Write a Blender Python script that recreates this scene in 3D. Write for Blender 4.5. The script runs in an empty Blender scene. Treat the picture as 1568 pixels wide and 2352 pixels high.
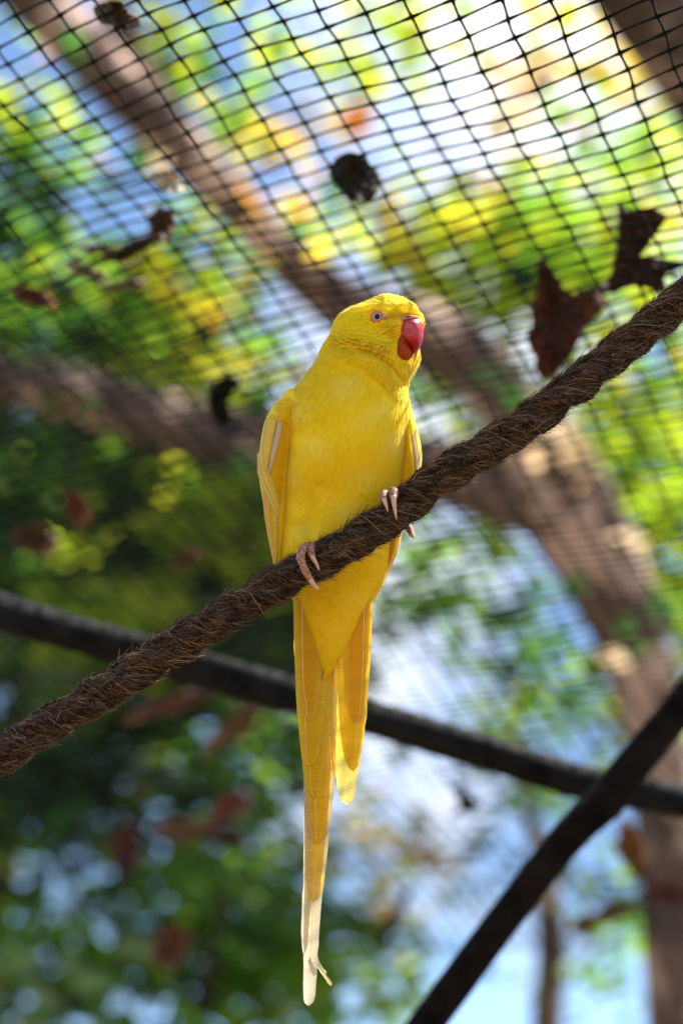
import bpy, math, random
import numpy as np
from mathutils import Vector

rng = np.random.default_rng(7)
random.seed(7)
SC = bpy.context.scene
COL = SC.collection

# ------------------------------------------------------------------ camera
PITCH = math.radians(26)
CAM = np.array([0.0, 0.0, 1.5])
LENS = 65.0
FV = LENS / 36.0 * 2352.0          # focal length in units of a 1568 x 2352 picture
RIGHT = np.array([1.0, 0, 0])
FWD = np.array([0, math.cos(PITCH), math.sin(PITCH)])
UPV = np.array([0, -math.sin(PITCH), math.cos(PITCH)])
D0 = 1.08                          # distance of the bird
PX = D0 / FV                       # metres per picture unit at the bird

cam_d = bpy.data.cameras.new('camera')
cam = bpy.data.objects.new('camera', cam_d)
COL.objects.link(cam)
cam.location = CAM
cam.rotation_euler = (math.pi / 2 + PITCH, 0, 0)
cam_d.sensor_fit = 'VERTICAL'
cam_d.sensor_height = 36.0
cam_d.lens = LENS
cam_d.clip_start = 0.02
cam_d.clip_end = 2000
cam_d.dof.use_dof = True
cam_d.dof.focus_distance = D0 - 70 * PX
cam_d.dof.aperture_fstop = 3.5
SC.camera = cam

# ------------------------------------------------------------------ world
SUN = np.array([0.52, 0.16, 0.84])
SUN = SUN / np.linalg.norm(SUN)
world = bpy.data.worlds.new('World')
SC.world = world
world.use_nodes = True
nt = world.node_tree
nt.nodes.clear()
wo = nt.nodes.new('ShaderNodeOutputWorld')
bg = nt.nodes.new('ShaderNodeBackground')
sky = nt.nodes.new('ShaderNodeTexSky')
sky.sky_type = 'NISHITA'
sky.sun_disc = False
sky.sun_elevation = math.asin(SUN[2])
sky.sun_rotation = math.atan2(SUN[0], SUN[1])
sky.air_density = 1.0
sky.dust_density = 0.0
sky.ozone_density = 2.6
sky.altitude = 1500
# thin bright clouds all over the sky
tc = nt.nodes.new('ShaderNodeTexCoord')
cn = nt.nodes.new('ShaderNodeTexNoise')
cn.noise_dimensions = '4D'
cn.inputs['W'].default_value = 22.57
cn.inputs['Scale'].default_value = 3.6
cn.inputs['Detail'].default_value = 5
cn.inputs['Roughness'].default_value = 0.55
cr = nt.nodes.new('ShaderNodeValToRGB')
cr.color_ramp.elements[0].position = 0.545
cr.color_ramp.elements[1].position = 0.66
mixc = nt.nodes.new('ShaderNodeMix')
mixc.data_type = 'RGBA'
mixc.inputs[7].default_value = (5.4, 5.7, 6.5, 1)
nt.links.new(tc.outputs['Generated'], cn.inputs['Vector'])
nt.links.new(cn.outputs['Fac'], cr.inputs['Fac'])
nt.links.new(cr.outputs['Color'], mixc.inputs[0])
nt.links.new(sky.outputs['Color'], mixc.inputs[6])
nt.links.new(mixc.outputs[2], bg.inputs['Color'])
nt.links.new(bg.outputs[0], wo.inputs['Surface'])
bg.inputs['Strength'].default_value = 0.10

sun_d = bpy.data.lights.new('sun', 'SUN')
sun_d.energy = 5.0
sun_d.angle = math.radians(0.53)
sun_d.color = (1.0, 0.94, 0.84)
sun = bpy.data.objects.new('sun', sun_d)
COL.objects.link(sun)
sun.rotation_euler = Vector(SUN).to_track_quat('Z', 'Y').to_euler()
sun.location = (0, 0, 30)

SC.view_settings.view_transform = 'Standard'
SC.view_settings.look = 'None'
SC.view_settings.gamma = 1.0
SC.view_settings.exposure = 1.58
SC.view_settings.use_curve_mapping = False


# ------------------------------------------------------------------ helpers
def W(x, y, off=0.0, d=None):
    """a point seen at picture position (x, y); off = picture units in front of the bird plane, or d = metres."""
    x = np.asarray(x, float); y = np.asarray(y, float)
    if d is None:
        d = D0 - np.asarray(off, float) * PX
    d = np.asarray(d, float) + 0 * x
    return (CAM + d[..., None] * ((x - 784)[..., None] / FV * RIGHT - (y - 1176)[..., None] / FV * UPV + FWD))


def proj(p):
    q = np.asarray(p) - CAM
    d = q @ FWD
    return 784 + FV * (q @ RIGHT) / d, 1176 - FV * (q @ UPV) / d, d


def smoothstep(x, a, b):
    t = np.clip((np.asarray(x, float) - a) / (b - a), 0, 1)
    return t * t * (3 - 2 * t)


def empty(name, loc, label=None, cat=None, group=None, kind=None):
    o = bpy.data.objects.new(name, None)
    COL.objects.link(o)
    o.location = tuple(float(v) for v in loc)
    o.empty_display_size = 0.05
    tag(o, label, cat, group, kind)
    return o


def tag(o, label=None, cat=None, group=None, kind=None):
    if label: o['label'] = label
    if cat: o['category'] = cat
    if group: o['group'] = group
    if kind: o['kind'] = kind
    return o


def wloc(o):
    v = np.zeros(3)
    while o is not None:
        v = v + np.array(o.location)
        o = o.parent
    return v


def mesh_obj(name, verts, faces, mat, parent=None, smooth=True, col=None, uv=None, origin=None, mats=None, midx=None):
    verts = np.asarray(verts, float)
    base = wloc(parent) if parent is not None else np.zeros(3)
    org = np.zeros(3) if origin is None else np.asarray(origin, float) - base
    me = bpy.data.meshes.new(name)
    me.from_pydata((verts - base - org).tolist(), [], faces if isinstance(faces, list) else np.asarray(faces).tolist())
    if mats:
        for m in mats: me.materials.append(m)
        if midx is not None:
            me.polygons.foreach_set('material_index', np.asarray(midx, np.int32))
    else:
        me.materials.append(mat)
    if smooth:
        me.polygons.foreach_set('use_smooth', np.ones(len(me.polygons), bool))
    if col is not None:
        c = np.ones((len(verts), 4), np.float32)
        c[:, :3] = col
        a = me.color_attributes.new('col', 'FLOAT_COLOR', 'POINT')
        a.data.foreach_set('color', c.ravel())
    if uv is not None:
        ul = me.uv_layers.new(name='UVMap')
        li = np.zeros(len(me.loops), np.int32)
        me.loops.foreach_get('vertex_index', li)
        ul.data.foreach_set('uv', np.asarray(uv, np.float32)[li].ravel())
    me.update()
    o = bpy.data.objects.new(name, me)
    COL.objects.link(o)
    if parent is not None: o.parent = parent
    o.location = tuple(org)
    return o


def grid_faces(nr, nc, wrap=False):
    i = np.arange(nr - 1)[:, None]
    j = np.arange(nc if wrap else nc - 1)[None, :]
    j2 = (j + 1) % nc
    a = i * nc + j; b = i * nc + j2; c = (i + 1) * nc + j2; d = (i + 1) * nc + j
    return np.stack([a, b, c, d], -1).reshape(-1, 4)


def frames(path):
    """parallel-transport frames along a polyline"""
    path = np.asarray(path, float)
    t = np.gradient(path, axis=0)
    t /= np.linalg.norm(t, axis=1)[:, None] + 1e-12
    ref = np.array([0.03, -0.2, 1.0]) if abs(t[0][2]) < 0.9 else np.array([1.0, 0, 0])
    n = np.zeros_like(path)
    v = ref - t[0] * (ref @ t[0]); n[0] = v / np.linalg.norm(v)
    for k in range(1, len(path)):
        v = n[k - 1] - t[k] * (n[k - 1] @ t[k])
        n[k] = v / np.linalg.norm(v)
    return t, n, np.cross(t, n)


def resample(pts, n, s=None):
    """smooth resampling of a polyline of any dimension (Catmull-Rom)"""
    pts = np.asarray(pts, float)
    if len(pts) == 2:
        s = np.linspace(0, 1, n)[:, None]
        return pts[0] * (1 - s) + pts[1] * s
    seg = np.linalg.norm(np.diff(pts[:, :2], axis=0), axis=1) + 1e-9
    u = np.concatenate([[0], np.cumsum(seg)])
    m = np.zeros_like(pts)
    m[1:-1] = (pts[2:] - pts[:-2]) / (u[2:] - u[:-2])[:, None]
    m[0] = (pts[1] - pts[0]) / seg[0]; m[-1] = (pts[-1] - pts[-2]) / seg[-1]
    q = np.linspace(0, u[-1], n) if s is None else np.asarray(s) * u[-1]
    k = np.clip(np.searchsorted(u, q, 'right') - 1, 0, len(seg) - 1)
    h = seg[k][:, None]; t = ((q - u[k]) / seg[k])[:, None]
    return ((2*t**3 - 3*t**2 + 1) * pts[k] + (t**3 - 2*t**2 + t) * h * m[k]
            + (-2*t**3 + 3*t**2) * pts[k+1] + (t**3 - t**2) * h * m[k+1])


def tube(path, rad, ns=8, cap=True, bump=None):
    path = np.asarray(path, float)
    rad = np.broadcast_to(np.asarray(rad, float), (len(path),))
    t, n, b = frames(path)
    ang = np.linspace(0, 2 * math.pi, ns, endpoint=False)
    r = rad[:, None] * np.ones((1, ns))
    if bump is not None: r = r * bump
    v = path[:, None, :] + r[..., None] * (np.cos(ang)[None, :, None] * n[:, None, :] + np.sin(ang)[None, :, None] * b[:, None, :])
    v = v.reshape(-1, 3)
    f = grid_faces(len(path), ns, True).tolist()
    if cap:
        k = len(v)
        v = np.vstack([v, path[0], path[-1]])
        last = (len(path) - 1) * ns
        for j in range(ns):
            f.append([k, (j + 1) % ns, j])
            f.append([k + 1, last + j, last + (j + 1) % ns])
    return v, f


class MB:
    """collects pieces into one mesh"""
    def __init__(s): s.v = []; s.f = []; s.c = []; s.n = 0
    def add(s, v, f, c=None):
        v = np.asarray(v, float)
        s.v.append(v)
        s.f += [[i + s.n for i in q] for q in (f if isinstance(f, list) else np.asarray(f).tolist())]
        if c is not None: s.c.append(np.broadcast_to(np.asarray(c, float), (len(v), 3)))
        s.n += len(v)
    def build(s, name, mat, parent=None, **k):
        return mesh_obj(name, np.vstack(s.v), s.f, mat, parent, col=np.vstack(s.c) if s.c else None, **k)


# ------------------------------------------------------------------ materials
def new_mat(name):
    m = bpy.data.materials.new(name); m.use_nodes = True
    t = m.node_tree; t.nodes.clear()
    out = t.nodes.new('ShaderNodeOutputMaterial')
    return m, t, out


def principled(t, color=None, rough=0.6, spec=0.3):
    p = t.nodes.new('ShaderNodeBsdfPrincipled')
    if color is not None: p.inputs['Base Color'].default_value = (*color, 1)
    p.inputs['Roughness'].default_value = rough
    p.inputs['Specular IOR Level'].default_value = spec
    return p


def noise(t, scale, detail=4, rough=0.55, vec=None):
    n = t.nodes.new('ShaderNodeTexNoise')
    n.inputs['Scale'].default_value = scale; n.inputs['Detail'].default_value = detail
    n.inputs['Roughness'].default_value = rough
    if vec is not None: t.links.new(vec, n.inputs['Vector'])
    return n


def ramp(t, fac, stops):
    r = t.nodes.new('ShaderNodeValToRGB')
    e = r.color_ramp.elements
    while len(e) < len(stops): e.new(0.5)
    for k, (p, c) in enumerate(stops):
        e[k].position = p; e[k].color = (*c, 1)
    t.links.new(fac, r.inputs['Fac'])
    return r


def bump(t, height, strength, dist, p):
    b = t.nodes.new('ShaderNodeBump')
    b.inputs['Strength'].default_value = strength; b.inputs['Distance'].default_value = dist
    t.links.new(height, b.inputs['Height'])
    t.links.new(b.outputs['Normal'], p.inputs['Normal'])
    return b


def mapped(t, scale=(1, 1, 1), kind='Object'):
    tc = t.nodes.new('ShaderNodeTexCoord'); mp = t.nodes.new('ShaderNodeMapping')
    mp.inputs['Scale'].default_value = scale
    t.links.new(tc.outputs[kind], mp.inputs['Vector'])
    return mp.outputs['Vector']


def attr(t, name='col'):
    a = t.nodes.new('ShaderNodeAttribute'); a.attribute_name = name
    return a.outputs['Color']


def mul(t, a, b, fac=1.0):
    m = t.nodes.new('ShaderNodeMix'); m.data_type = 'RGBA'; m.blend_type = 'MULTIPLY'
    m.inputs[0].default_value = fac
    t.links.new(a, m.inputs[6]); t.links.new(b, m.inputs[7])
    return m.outputs[2]


def leafy(name, rough=0.5, trans=0.5, spec=0.3, tint=(1, 1, 1)):
    """thin sheet with vertex colour that lets light through"""
    m, t, out = new_mat(name)
    c = attr(t)
    nz = noise(t, 60, 3, vec=mapped(t))
    r = ramp(t, nz.outputs['Fac'], [(0.3, (0.75, 0.72, 0.7)), (0.7, (1, 1, 1))])
    c2 = mul(t, c, r.outputs['Color'])
    p = principled(t, None, rough, spec)
    tr = t.nodes.new('ShaderNodeBsdfTranslucent')
    mx = t.nodes.new('ShaderNodeMixShader'); mx.inputs[0].default_value = trans
    t.links.new(c2, p.inputs['Base Color'])
    if tint != (1, 1, 1):
        rgb = t.nodes.new('ShaderNodeRGB'); rgb.outputs[0].default_value = (*tint, 1)
        t.links.new(mul(t, c2, rgb.outputs[0]), tr.inputs['Color'])
    else:
        t.links.new(c2, tr.inputs['Color'])
    t.links.new(p.outputs[0], mx.inputs[1]); t.links.new(tr.outputs[0], mx.inputs[2])
    t.links.new(mx.outputs[0], out.inputs['Surface'])
    return m


M = {}
M['leaf'] = leafy('leaf_tissue', 0.5, 0.64)
M['dead_leaf'] = leafy('dead_leaf_tissue', 0.7, 0.28, 0.2)

# plumage of the body: short soft feathers
m, t, out = new_mat('plumage')
p = principled(t, None, 0.8, 0.12)
p.inputs['Sheen Weight'].default_value = 0.15
p.inputs['Sheen Roughness'].default_value = 0.5
c = attr(t)
nz = noise(t, 26, 4, 0.6, mapped(t, (1, 1, 0.35)))
r = ramp(t, nz.outputs['Fac'], [(0.28, (0.93, 0.89, 0.75)), (0.5, (1, 1, 1)), (0.75, (1.0, 1.0, 1.0))])
t.links.new(mul(t, c, r.outputs['Color']), p.inputs['Base Color'])
tr = t.nodes.new('ShaderNodeBsdfTranslucent'); mx = t.nodes.new('ShaderNodeMixShader'); mx.inputs[0].default_value = 0.12
t.links.new(c, tr.inputs['Color'])
t.links.new(p.outputs[0], mx.inputs[1]); t.links.new(tr.outputs[0], mx.inputs[2])
n2 = noise(t, 900, 2, 0.5, mapped(t, (1, 1, 0.12)))
bump(t, n2.outputs['Fac'], 0.25, 0.0006, p)
t.links.new(mx.outputs[0], out.inputs['Surface'])
M['plumage'] = m

# flight feathers: barbs across the vane
m, t, out = new_mat('feather_vane')
p = principled(t, None, 0.55, 0.25)
c = attr(t)
uvv = mapped(t, (9, 130, 1), 'UV')
nz = noise(t, 1.0, 3, 0.6, uvv)
r = ramp(t, nz.outputs['Fac'], [(0.3, (0.82, 0.76, 0.66)), (0.62, (1, 1, 1))])
cc = mul(t, c, r.outputs['Color'])
t.links.new(cc, p.inputs['Base Color'])
bump(t, nz.outputs['Fac'], 0.25, 0.0004, p)
tr = t.nodes.new('ShaderNodeBsdfTranslucent'); mx = t.nodes.new('ShaderNodeMixShader'); mx.inputs[0].default_value = 0.42
t.links.new(cc, tr.inputs['Color'])
t.links.new(p.outputs[0], mx.inputs[1]); t.links.new(tr.outputs[0], mx.inputs[2])
t.links.new(mx.outputs[0], out.inputs['Surface'])
M['vane'] = m


def simple(name, color, rough=0.6, spec=0.3, var=0.25, nscale=200, bstr=0.2, bdist=0.0005, sub=0.0, stretch=(1, 1, 1), coat=0.0):
    m, t, out = new_mat(name)
    p = principled(t, color, rough, spec)
    nz = noise(t, nscale, 4, 0.6, mapped(t, stretch))
    lo = tuple(v * (1 - var) for v in color); hi = tuple(min(1, v * (1 + var)) for v in color)
    r = ramp(t, nz.outputs['Fac'], [(0.3, lo), (0.7, hi)])
    t.links.new(r.outputs['Color'], p.inputs['Base Color'])
    if bstr: bump(t, nz.outputs['Fac'], bstr, bdist, p)
    p.inputs['Subsurface Weight'].default_value = sub
    p.inputs['Subsurface Radius'].default_value = (0.004, 0.0015, 0.001)
    p.inputs['Coat Weight'].default_value = coat
    t.links.new(p.outputs[0], out.inputs['Surface'])
    return m


M['shaft'] = simple('feather_shaft', (0.85, 0.68, 0.3), 0.4, 0.4, 0.1, 100, 0)
M['lower_beak'] = simple('lower_beak_horn', (0.30, 0.045, 0.010), 0.6, 0.2, 0.35, 260, 0.3, 0.0006, 0.1)
M['eye_ring'] = simple('eye_ring_skin', (0.66, 0.20, 0.06), 0.55, 0.3, 0.25, 900, 0.3, 0.0004, 0.1)
M['cere'] = simple('cere_skin', (0.55, 0.30, 0.25), 0.75, 0.15, 0.2, 500, 0.3, 0.0004, 0.1)
M['iris'] = simple('iris', (0.40, 0.42, 0.46), 0.2, 0.5, 0.15, 900, 0)
M['pupil'] = simple('pupil', (0.006, 0.005, 0.005), 0.12, 0.25, 0.1, 100, 0)
M['claw'] = simple('claw_horn', (0.62, 0.36, 0.25), 0.35, 0.45, 0.15, 500, 0.1, 0.0003, 0.1)
M['net'] = simple('net_plastic', (0.006, 0.011, 0.008), 0.7, 0.04, 0.4, 90, 0.2, 0.0004)
M['branch'] = simple('dark_perch_bark', (0.009, 0.009, 0.0096), 0.8, 0.1, 0.7, 34, 0.5, 0.003)
M['branch2'] = simple('brown_black_bark', (0.009, 0.0062, 0.0044), 0.85, 0.06, 0.8, 34, 0.7, 0.004)
M['rope_core'] = simple('rope_core', (0.022, 0.013, 0.008), 0.95, 0.05, 0.5, 500, 0.8, 0.002)
M['twig'] = simple('dry_twig', (0.045, 0.028, 0.018), 0.85, 0.1, 0.4, 120, 0.4, 0.001)
M['ground'] = simple('soil_ground', (0.15, 0.105, 0.058), 0.95, 0.1, 0.3, 3, 0.5, 0.02)

# upper beak: red with paler, greyer horn near the cere and tip
m, t, out = new_mat('upper_beak_horn')
p = principled(t, None, 0.42, 0.35)
c = attr(t)
nz = noise(t, 420, 5, 0.65, mapped(t, (1, 1, 1)))
r = ramp(t, nz.outputs['Fac'], [(0.3, (0.62, 0.6, 0.6)), (0.52, (1, 1, 1)), (0.70, (1.3, 2.2, 2.2))])
t.links.new(mul(t, c, r.outputs['Color']), p.inputs['Base Color'])
bump(t, nz.outputs['Fac'], 0.25, 0.0006, p)
rr = ramp(t, nz.outputs['Fac'], [(0.3, (0.28,) * 3), (0.7, (0.5,) * 3)])
t.links.new(rr.outputs['Color'], p.inputs['Roughness'])
p.inputs['Subsurface Weight'].default_value = 0.08
p.inputs['Subsurface Radius'].default_value = (0.004, 0.001, 0.001)
t.links.new(p.outputs[0], out.inputs['Surface'])
M['upper_beak'] = m

# scaly pink toes
m, t, out = new_mat('toe_skin')
p = principled(t, None, 0.6, 0.3)
nz = noise(t, 700, 4, 0.65, mapped(t, (1, 1, 1)))
r = ramp(t, nz.outputs['Fac'], [(0.36, (0.13, 0.05, 0.03)), (0.5, (0.38, 0.18, 0.11)), (0.70, (0.58, 0.35, 0.26))])
t.links.new(r.outputs['Color'], p.inputs['Base Color'])
bump(t, nz.outputs['Fac'], 0.9, 0.0012, p)
t.links.new(p.outputs[0], out.inputs['Surface'])
M['toe'] = m

# rope fibre
m, t, out = new_mat('coir_fibre')
p = principled(t, None, 0.75, 0.2)
t.links.new(attr(t), p.inputs['Base Color'])
t.links.new(p.outputs[0], out.inputs['Surface'])
M['fibre'] = m


def bark(name, a, b, c, dapple=7.0):
    """dark furrowed bark with sun dapple painted in as pale patches"""
    m, t, out = new_mat(name)
    p = principled(t, None, 0.9, 0.1)
    nz = noise(t, 9.0, 6, 0.68, mapped(t, (1, 1, 0.5)))
    r = ramp(t, nz.outputs['Fac'], [(0.34, a), (0.62, b)])
    n3 = noise(t, dapple, 3, 0.5, mapped(t, (1, 1, 0.55)))
    r3 = ramp(t, n3.outputs['Fac'], [(0.53, (0, 0, 0)), (0.58, (1, 1, 1))])  # painted pale spots imitate sun falling through the leaves
    mx = t.nodes.new('ShaderNodeMix'); mx.data_type = 'RGBA'
    t.links.new(r3.outputs['Color'], mx.inputs[0]); t.links.new(r.outputs['Color'], mx.inputs[6]); mx.inputs[7].default_value = (*c, 1)
    t.links.new(mx.outputs[2], p.inputs['Base Color'])
    n2 = noise(t, 26, 4, 0.6, mapped(t, (1, 1, 0.25)))
    bump(t, n2.outputs['Fac'], 0.7, 0.03, p)
    t.links.new(p.outputs[0], out.inputs['Surface'])
    return m


M['bark'] = bark('pinkish_brown_bark', (0.06, 0.039, 0.031), (0.19, 0.122, 0.095), (0.58, 0.40, 0.31))
M['bark_dark'] = bark('dark_brown_bark', (0.045, 0.03, 0.022), (0.09, 0.06, 0.045), (0.22, 0.15, 0.11))
M['bark_pale'] = bark('pale_bark', (0.08, 0.06, 0.045), (0.22, 0.165, 0.125), (0.6, 0.48, 0.38))

# ------------------------------------------------------------------ ground
gx = np.linspace(-60, 60, 61); gy = np.linspace(-40, 120, 81)
X, Y = np.meshgrid(gx, gy)
Z = 0.05 * np.sin(X * 0.9 + 1) * np.cos(Y * 0.7)
g = mesh_obj('ground', np.stack([X, Y, Z], -1).reshape(-1, 3), grid_faces(81, 61), M['ground'])
tag(g, 'sandy bare soil under the aviary and the trees', 'ground', kind='structure')


# ------------------------------------------------------------------ trees
def wob(n, amp, seed, octs=3):
    r = np.random.default_rng(seed)
    s = np.linspace(0, 1, n)
    v = np.zeros(n)
    for k in range(octs):
        v += amp / (k + 1) * np.sin(2 * math.pi * ((2 + 3 * k) * s * r.uniform(0.7, 1.4) + r.uniform()))
    return v


def limb(pts, n=40, ns=20, seed=1, knob=0.10):
    """pts: rows of picture x, y, distance, half width in picture units -> wobbly tapered limb"""
    q = resample(pts, n)
    path = W(q[:, 0], q[:, 1], d=q[:, 2])
    rad = q[:, 3] / FV * q[:, 2]
    r = np.random.default_rng(seed)
    a = np.linspace(0, 2 * math.pi, ns, endpoint=False)[None, :]
    s = np.linspace(0, 1, n)[:, None]
    b = 1 + knob * (np.sin(2 * a + 9 * s + r.uniform(0, 6)) * 0.6 + np.sin(3 * a - 17 * s + r.uniform(0, 6)) * 0.5
                    + 0.5 * np.sin(31 * s + a + r.uniform(0, 6)))
    return tube(path, rad, ns, True, b)


PAL = {
    'lime':   [(0.42, 0.58, 0.02), (0.52, 0.64, 0.03), (0.32, 0.50, 0.02), (0.60, 0.64, 0.04)],
    'green':  [(0.16, 0.36, 0.025), (0.22, 0.44, 0.035), (0.12, 0.30, 0.03), (0.30, 0.50, 0.04)],
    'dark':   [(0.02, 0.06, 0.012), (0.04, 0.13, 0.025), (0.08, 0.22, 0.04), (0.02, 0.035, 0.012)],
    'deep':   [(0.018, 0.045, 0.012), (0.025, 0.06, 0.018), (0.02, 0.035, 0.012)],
    'yellow': [(0.62, 0.52, 0.03), (0.70, 0.50, 0.05), (0.52, 0.50, 0.04), (0.60, 0.40, 0.06)],
    'orange': [(0.66, 0.30, 0.03), (0.62, 0.20, 0.04), (0.70, 0.42, 0.05)],
    'peach':  [(0.70, 0.50, 0.28), (0.66, 0.42, 0.24), (0.72, 0.56, 0.34)],
    'sage':   [(0.22, 0.34, 0.14), (0.30, 0.42, 0.20), (0.18, 0.28, 0.10)],
}


def leaves_np(pos, size, cols, r, updir=0.6):
    """many small folded leaves as one vertex/face/colour set"""
    n = len(pos)
    nrm = r.normal(size=(n, 3)); nrm[:, 2] = np.abs(nrm[:, 2]) + updir * 1.6
    nrm /= np.linalg.norm(nrm, axis=1)[:, None]
    ax = r.normal(size=(n, 3)); ax -= nrm * (ax * nrm).sum(1)[:, None]
    ax /= np.linalg.norm(ax, axis=1)[:, None]
    bx = np.cross(nrm, ax)
    L = size * r.uniform(0.7, 1.3, n)[:, None]; w = L * r.uniform(0.28, 0.42, n)[:, None]
    fold = L * r.uniform(-0.02, 0.12, n)[:, None]
    v = np.stack([pos - ax * L * 0.5, pos - ax * L * .12 + bx * w + nrm * fold, pos + ax * L * .22 + bx * w * .75 + nrm * fold,
                  pos + ax * L * 0.55 - nrm * fold, pos + ax * L * .22 - bx * w * .75 + nrm * fold,
                  pos - ax * L * .12 - bx * w + nrm * fold], 1)
    base = (np.arange(n) * 6)[:, None]
    f = np.concatenate([base + np.array([[0, 3, 2, 1]]), base + np.array([[0, 5, 4, 3]])], 0)
    c = np.repeat(cols[:, None, :], 6, 1)
    return v.reshape(-1, 3), f, c.reshape(-1, 3)


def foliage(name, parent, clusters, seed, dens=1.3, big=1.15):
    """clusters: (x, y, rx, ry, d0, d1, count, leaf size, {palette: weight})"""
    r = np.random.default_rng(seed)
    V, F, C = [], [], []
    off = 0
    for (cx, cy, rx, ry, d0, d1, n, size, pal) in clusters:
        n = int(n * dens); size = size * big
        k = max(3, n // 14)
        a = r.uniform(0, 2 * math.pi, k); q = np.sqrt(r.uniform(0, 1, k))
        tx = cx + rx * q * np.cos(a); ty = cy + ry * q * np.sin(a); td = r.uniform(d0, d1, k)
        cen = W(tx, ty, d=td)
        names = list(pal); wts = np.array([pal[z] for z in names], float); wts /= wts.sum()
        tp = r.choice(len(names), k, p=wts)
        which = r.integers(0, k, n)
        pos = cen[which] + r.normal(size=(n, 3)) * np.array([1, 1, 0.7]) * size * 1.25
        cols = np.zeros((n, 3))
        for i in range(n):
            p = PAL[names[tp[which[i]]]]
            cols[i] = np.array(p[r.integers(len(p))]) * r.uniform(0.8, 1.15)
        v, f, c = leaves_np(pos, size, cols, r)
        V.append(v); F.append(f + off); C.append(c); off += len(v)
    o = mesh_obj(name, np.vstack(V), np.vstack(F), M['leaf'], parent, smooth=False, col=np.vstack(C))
    o['kind'] = 'stuff'
    return o


def ground_foot(pts, d, dx=0, dz_half=None):
    """carry the first limb point down to the ground"""
    return pts


# big leaning tree: trunk from the lower right, one limb to the upper left and one to the left
DT = 5.0
trunk_pts = [(1620, 3050, DT, 150), (1590, 2500, DT, 120), (1565, 2100, DT, 92), (1515, 1760, DT, 70), (1450, 1480, DT, 76), (1372, 1290, DT, 96),
             (1275, 1120, DT, 106), (1165, 930, DT, 72), (1080, 830, DT + .05, 78), (960, 760, DT + .1, 78), (800, 700, DT + .2, 66),
             (680, 610, DT + .2, 60), (560, 490, DT + .2, 54), (430, 360, DT + .2, 58), (300, 230, DT + .2, 64), (180, 100, DT + .2, 70),
             (40, -40, DT + .2, 66), (-160, -260, DT + .2, 60)]
base = W(1620, 3050, d=DT)
tree1 = empty('leaning_tree', (base[0], base[1], 0), 'large tree with pinkish brown trunk leaning from lower right to upper left behind the net', 'tree', 'trees beyond the net')
v, f = limb(trunk_pts, 90, 24, 3)
mesh_obj('trunk', v, f, M['bark'], tree1)
v, f = limb([(1290, 1170, DT, 85), (1150, 1130, DT + .05, 82), (1010, 1090, DT + .1, 84), (800, 1060, DT + .15, 80), (600, 1030, DT + .2, 76), (420, 985, DT + .25, 74), (230, 915, DT + .3, 70),
             (60, 880, DT + .3, 62), (-200, 820, DT + .3, 55)], 50, 20, 5)
mesh_obj('limb', v, f, M['bark'], tree1)
v, f = limb([(430, 360, DT + .2, 40), (330, 160, DT + .3, 34), (270, 20, DT + .4, 30), (230, -150, DT + .4, 26)], 24, 14, 6)
mesh_obj('limb', v, f, M['bark_dark'], tree1)
foliage('crown', tree1, [
    (880, 530, 170, 100, 5.4, 6.0, 120, 0.085, {'yellow': 3, 'lime': 3, 'orange': .5}),
    (690, 440, 60, 40, 4.4, 4.7, 16, 0.085, {'orange': 2, 'yellow': 2}),
    (510, 650, 90, 60, 5.6, 6.2, 60, 0.085, {'orange': 3, 'yellow': 1.5, 'peach': 1}),
    (450, 610, 110, 90, 5.6, 6.2, 90, 0.085, {'lime': 3, 'green': 2}),
    (620, 330, 120, 70, 5.6, 6.4, 40, 0.08, {'peach': 2, 'yellow': 2}),
    (470, 270, 70, 60, 5.6, 6.4, 40, 0.08, {'yellow': 2, 'green': 2}),
    (560, 190, 70, 60, 5.4, 6.0, 40, 0.08, {'lime': 2, 'green': 2}),
    (420, 20, 60, 40, 4.6, 5.0, 40, 0.085, {'lime': 3}),
    (100, 40, 120, 80, 5.6, 6.2, 24, 0.08, {'peach': 2, 'green': 1}),
    (330, 300, 90, 70, 4.4, 4.7, 12, 0.085, {'peach': 1, 'dark': 1}),
    (620, 560, 120, 60, 4.3, 4.7, 9, 0.085, {'yellow': 1, 'peach': 1, 'dark': 2}),
    (1120, 900, 110, 90, 4.3, 4.7, 10, 0.085, {'dark': 2}),
    (1290, 1090, 120, 130, 4.3, 4.7, 8, 0.085, {'dark': 2, 'peach': 2}),
    (1440, 1430, 90, 150, 4.3, 4.7, 8, 0.085, {'dark': 2, 'peach': 1}),
    (350, 970, 300, 50, 4.3, 4.8, 9, 0.085, {'dark': 2, 'peach': 1}),
    (150, 150, 110, 110, 4.5, 4.8, 9, 0.085, {'dark': 3}),
    (330, 90, 100, 100, 5.5, 6.0, 60, 0.09, {'dark': 3, 'green': 1}),
], 11, 0.9, 1.0)

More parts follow.
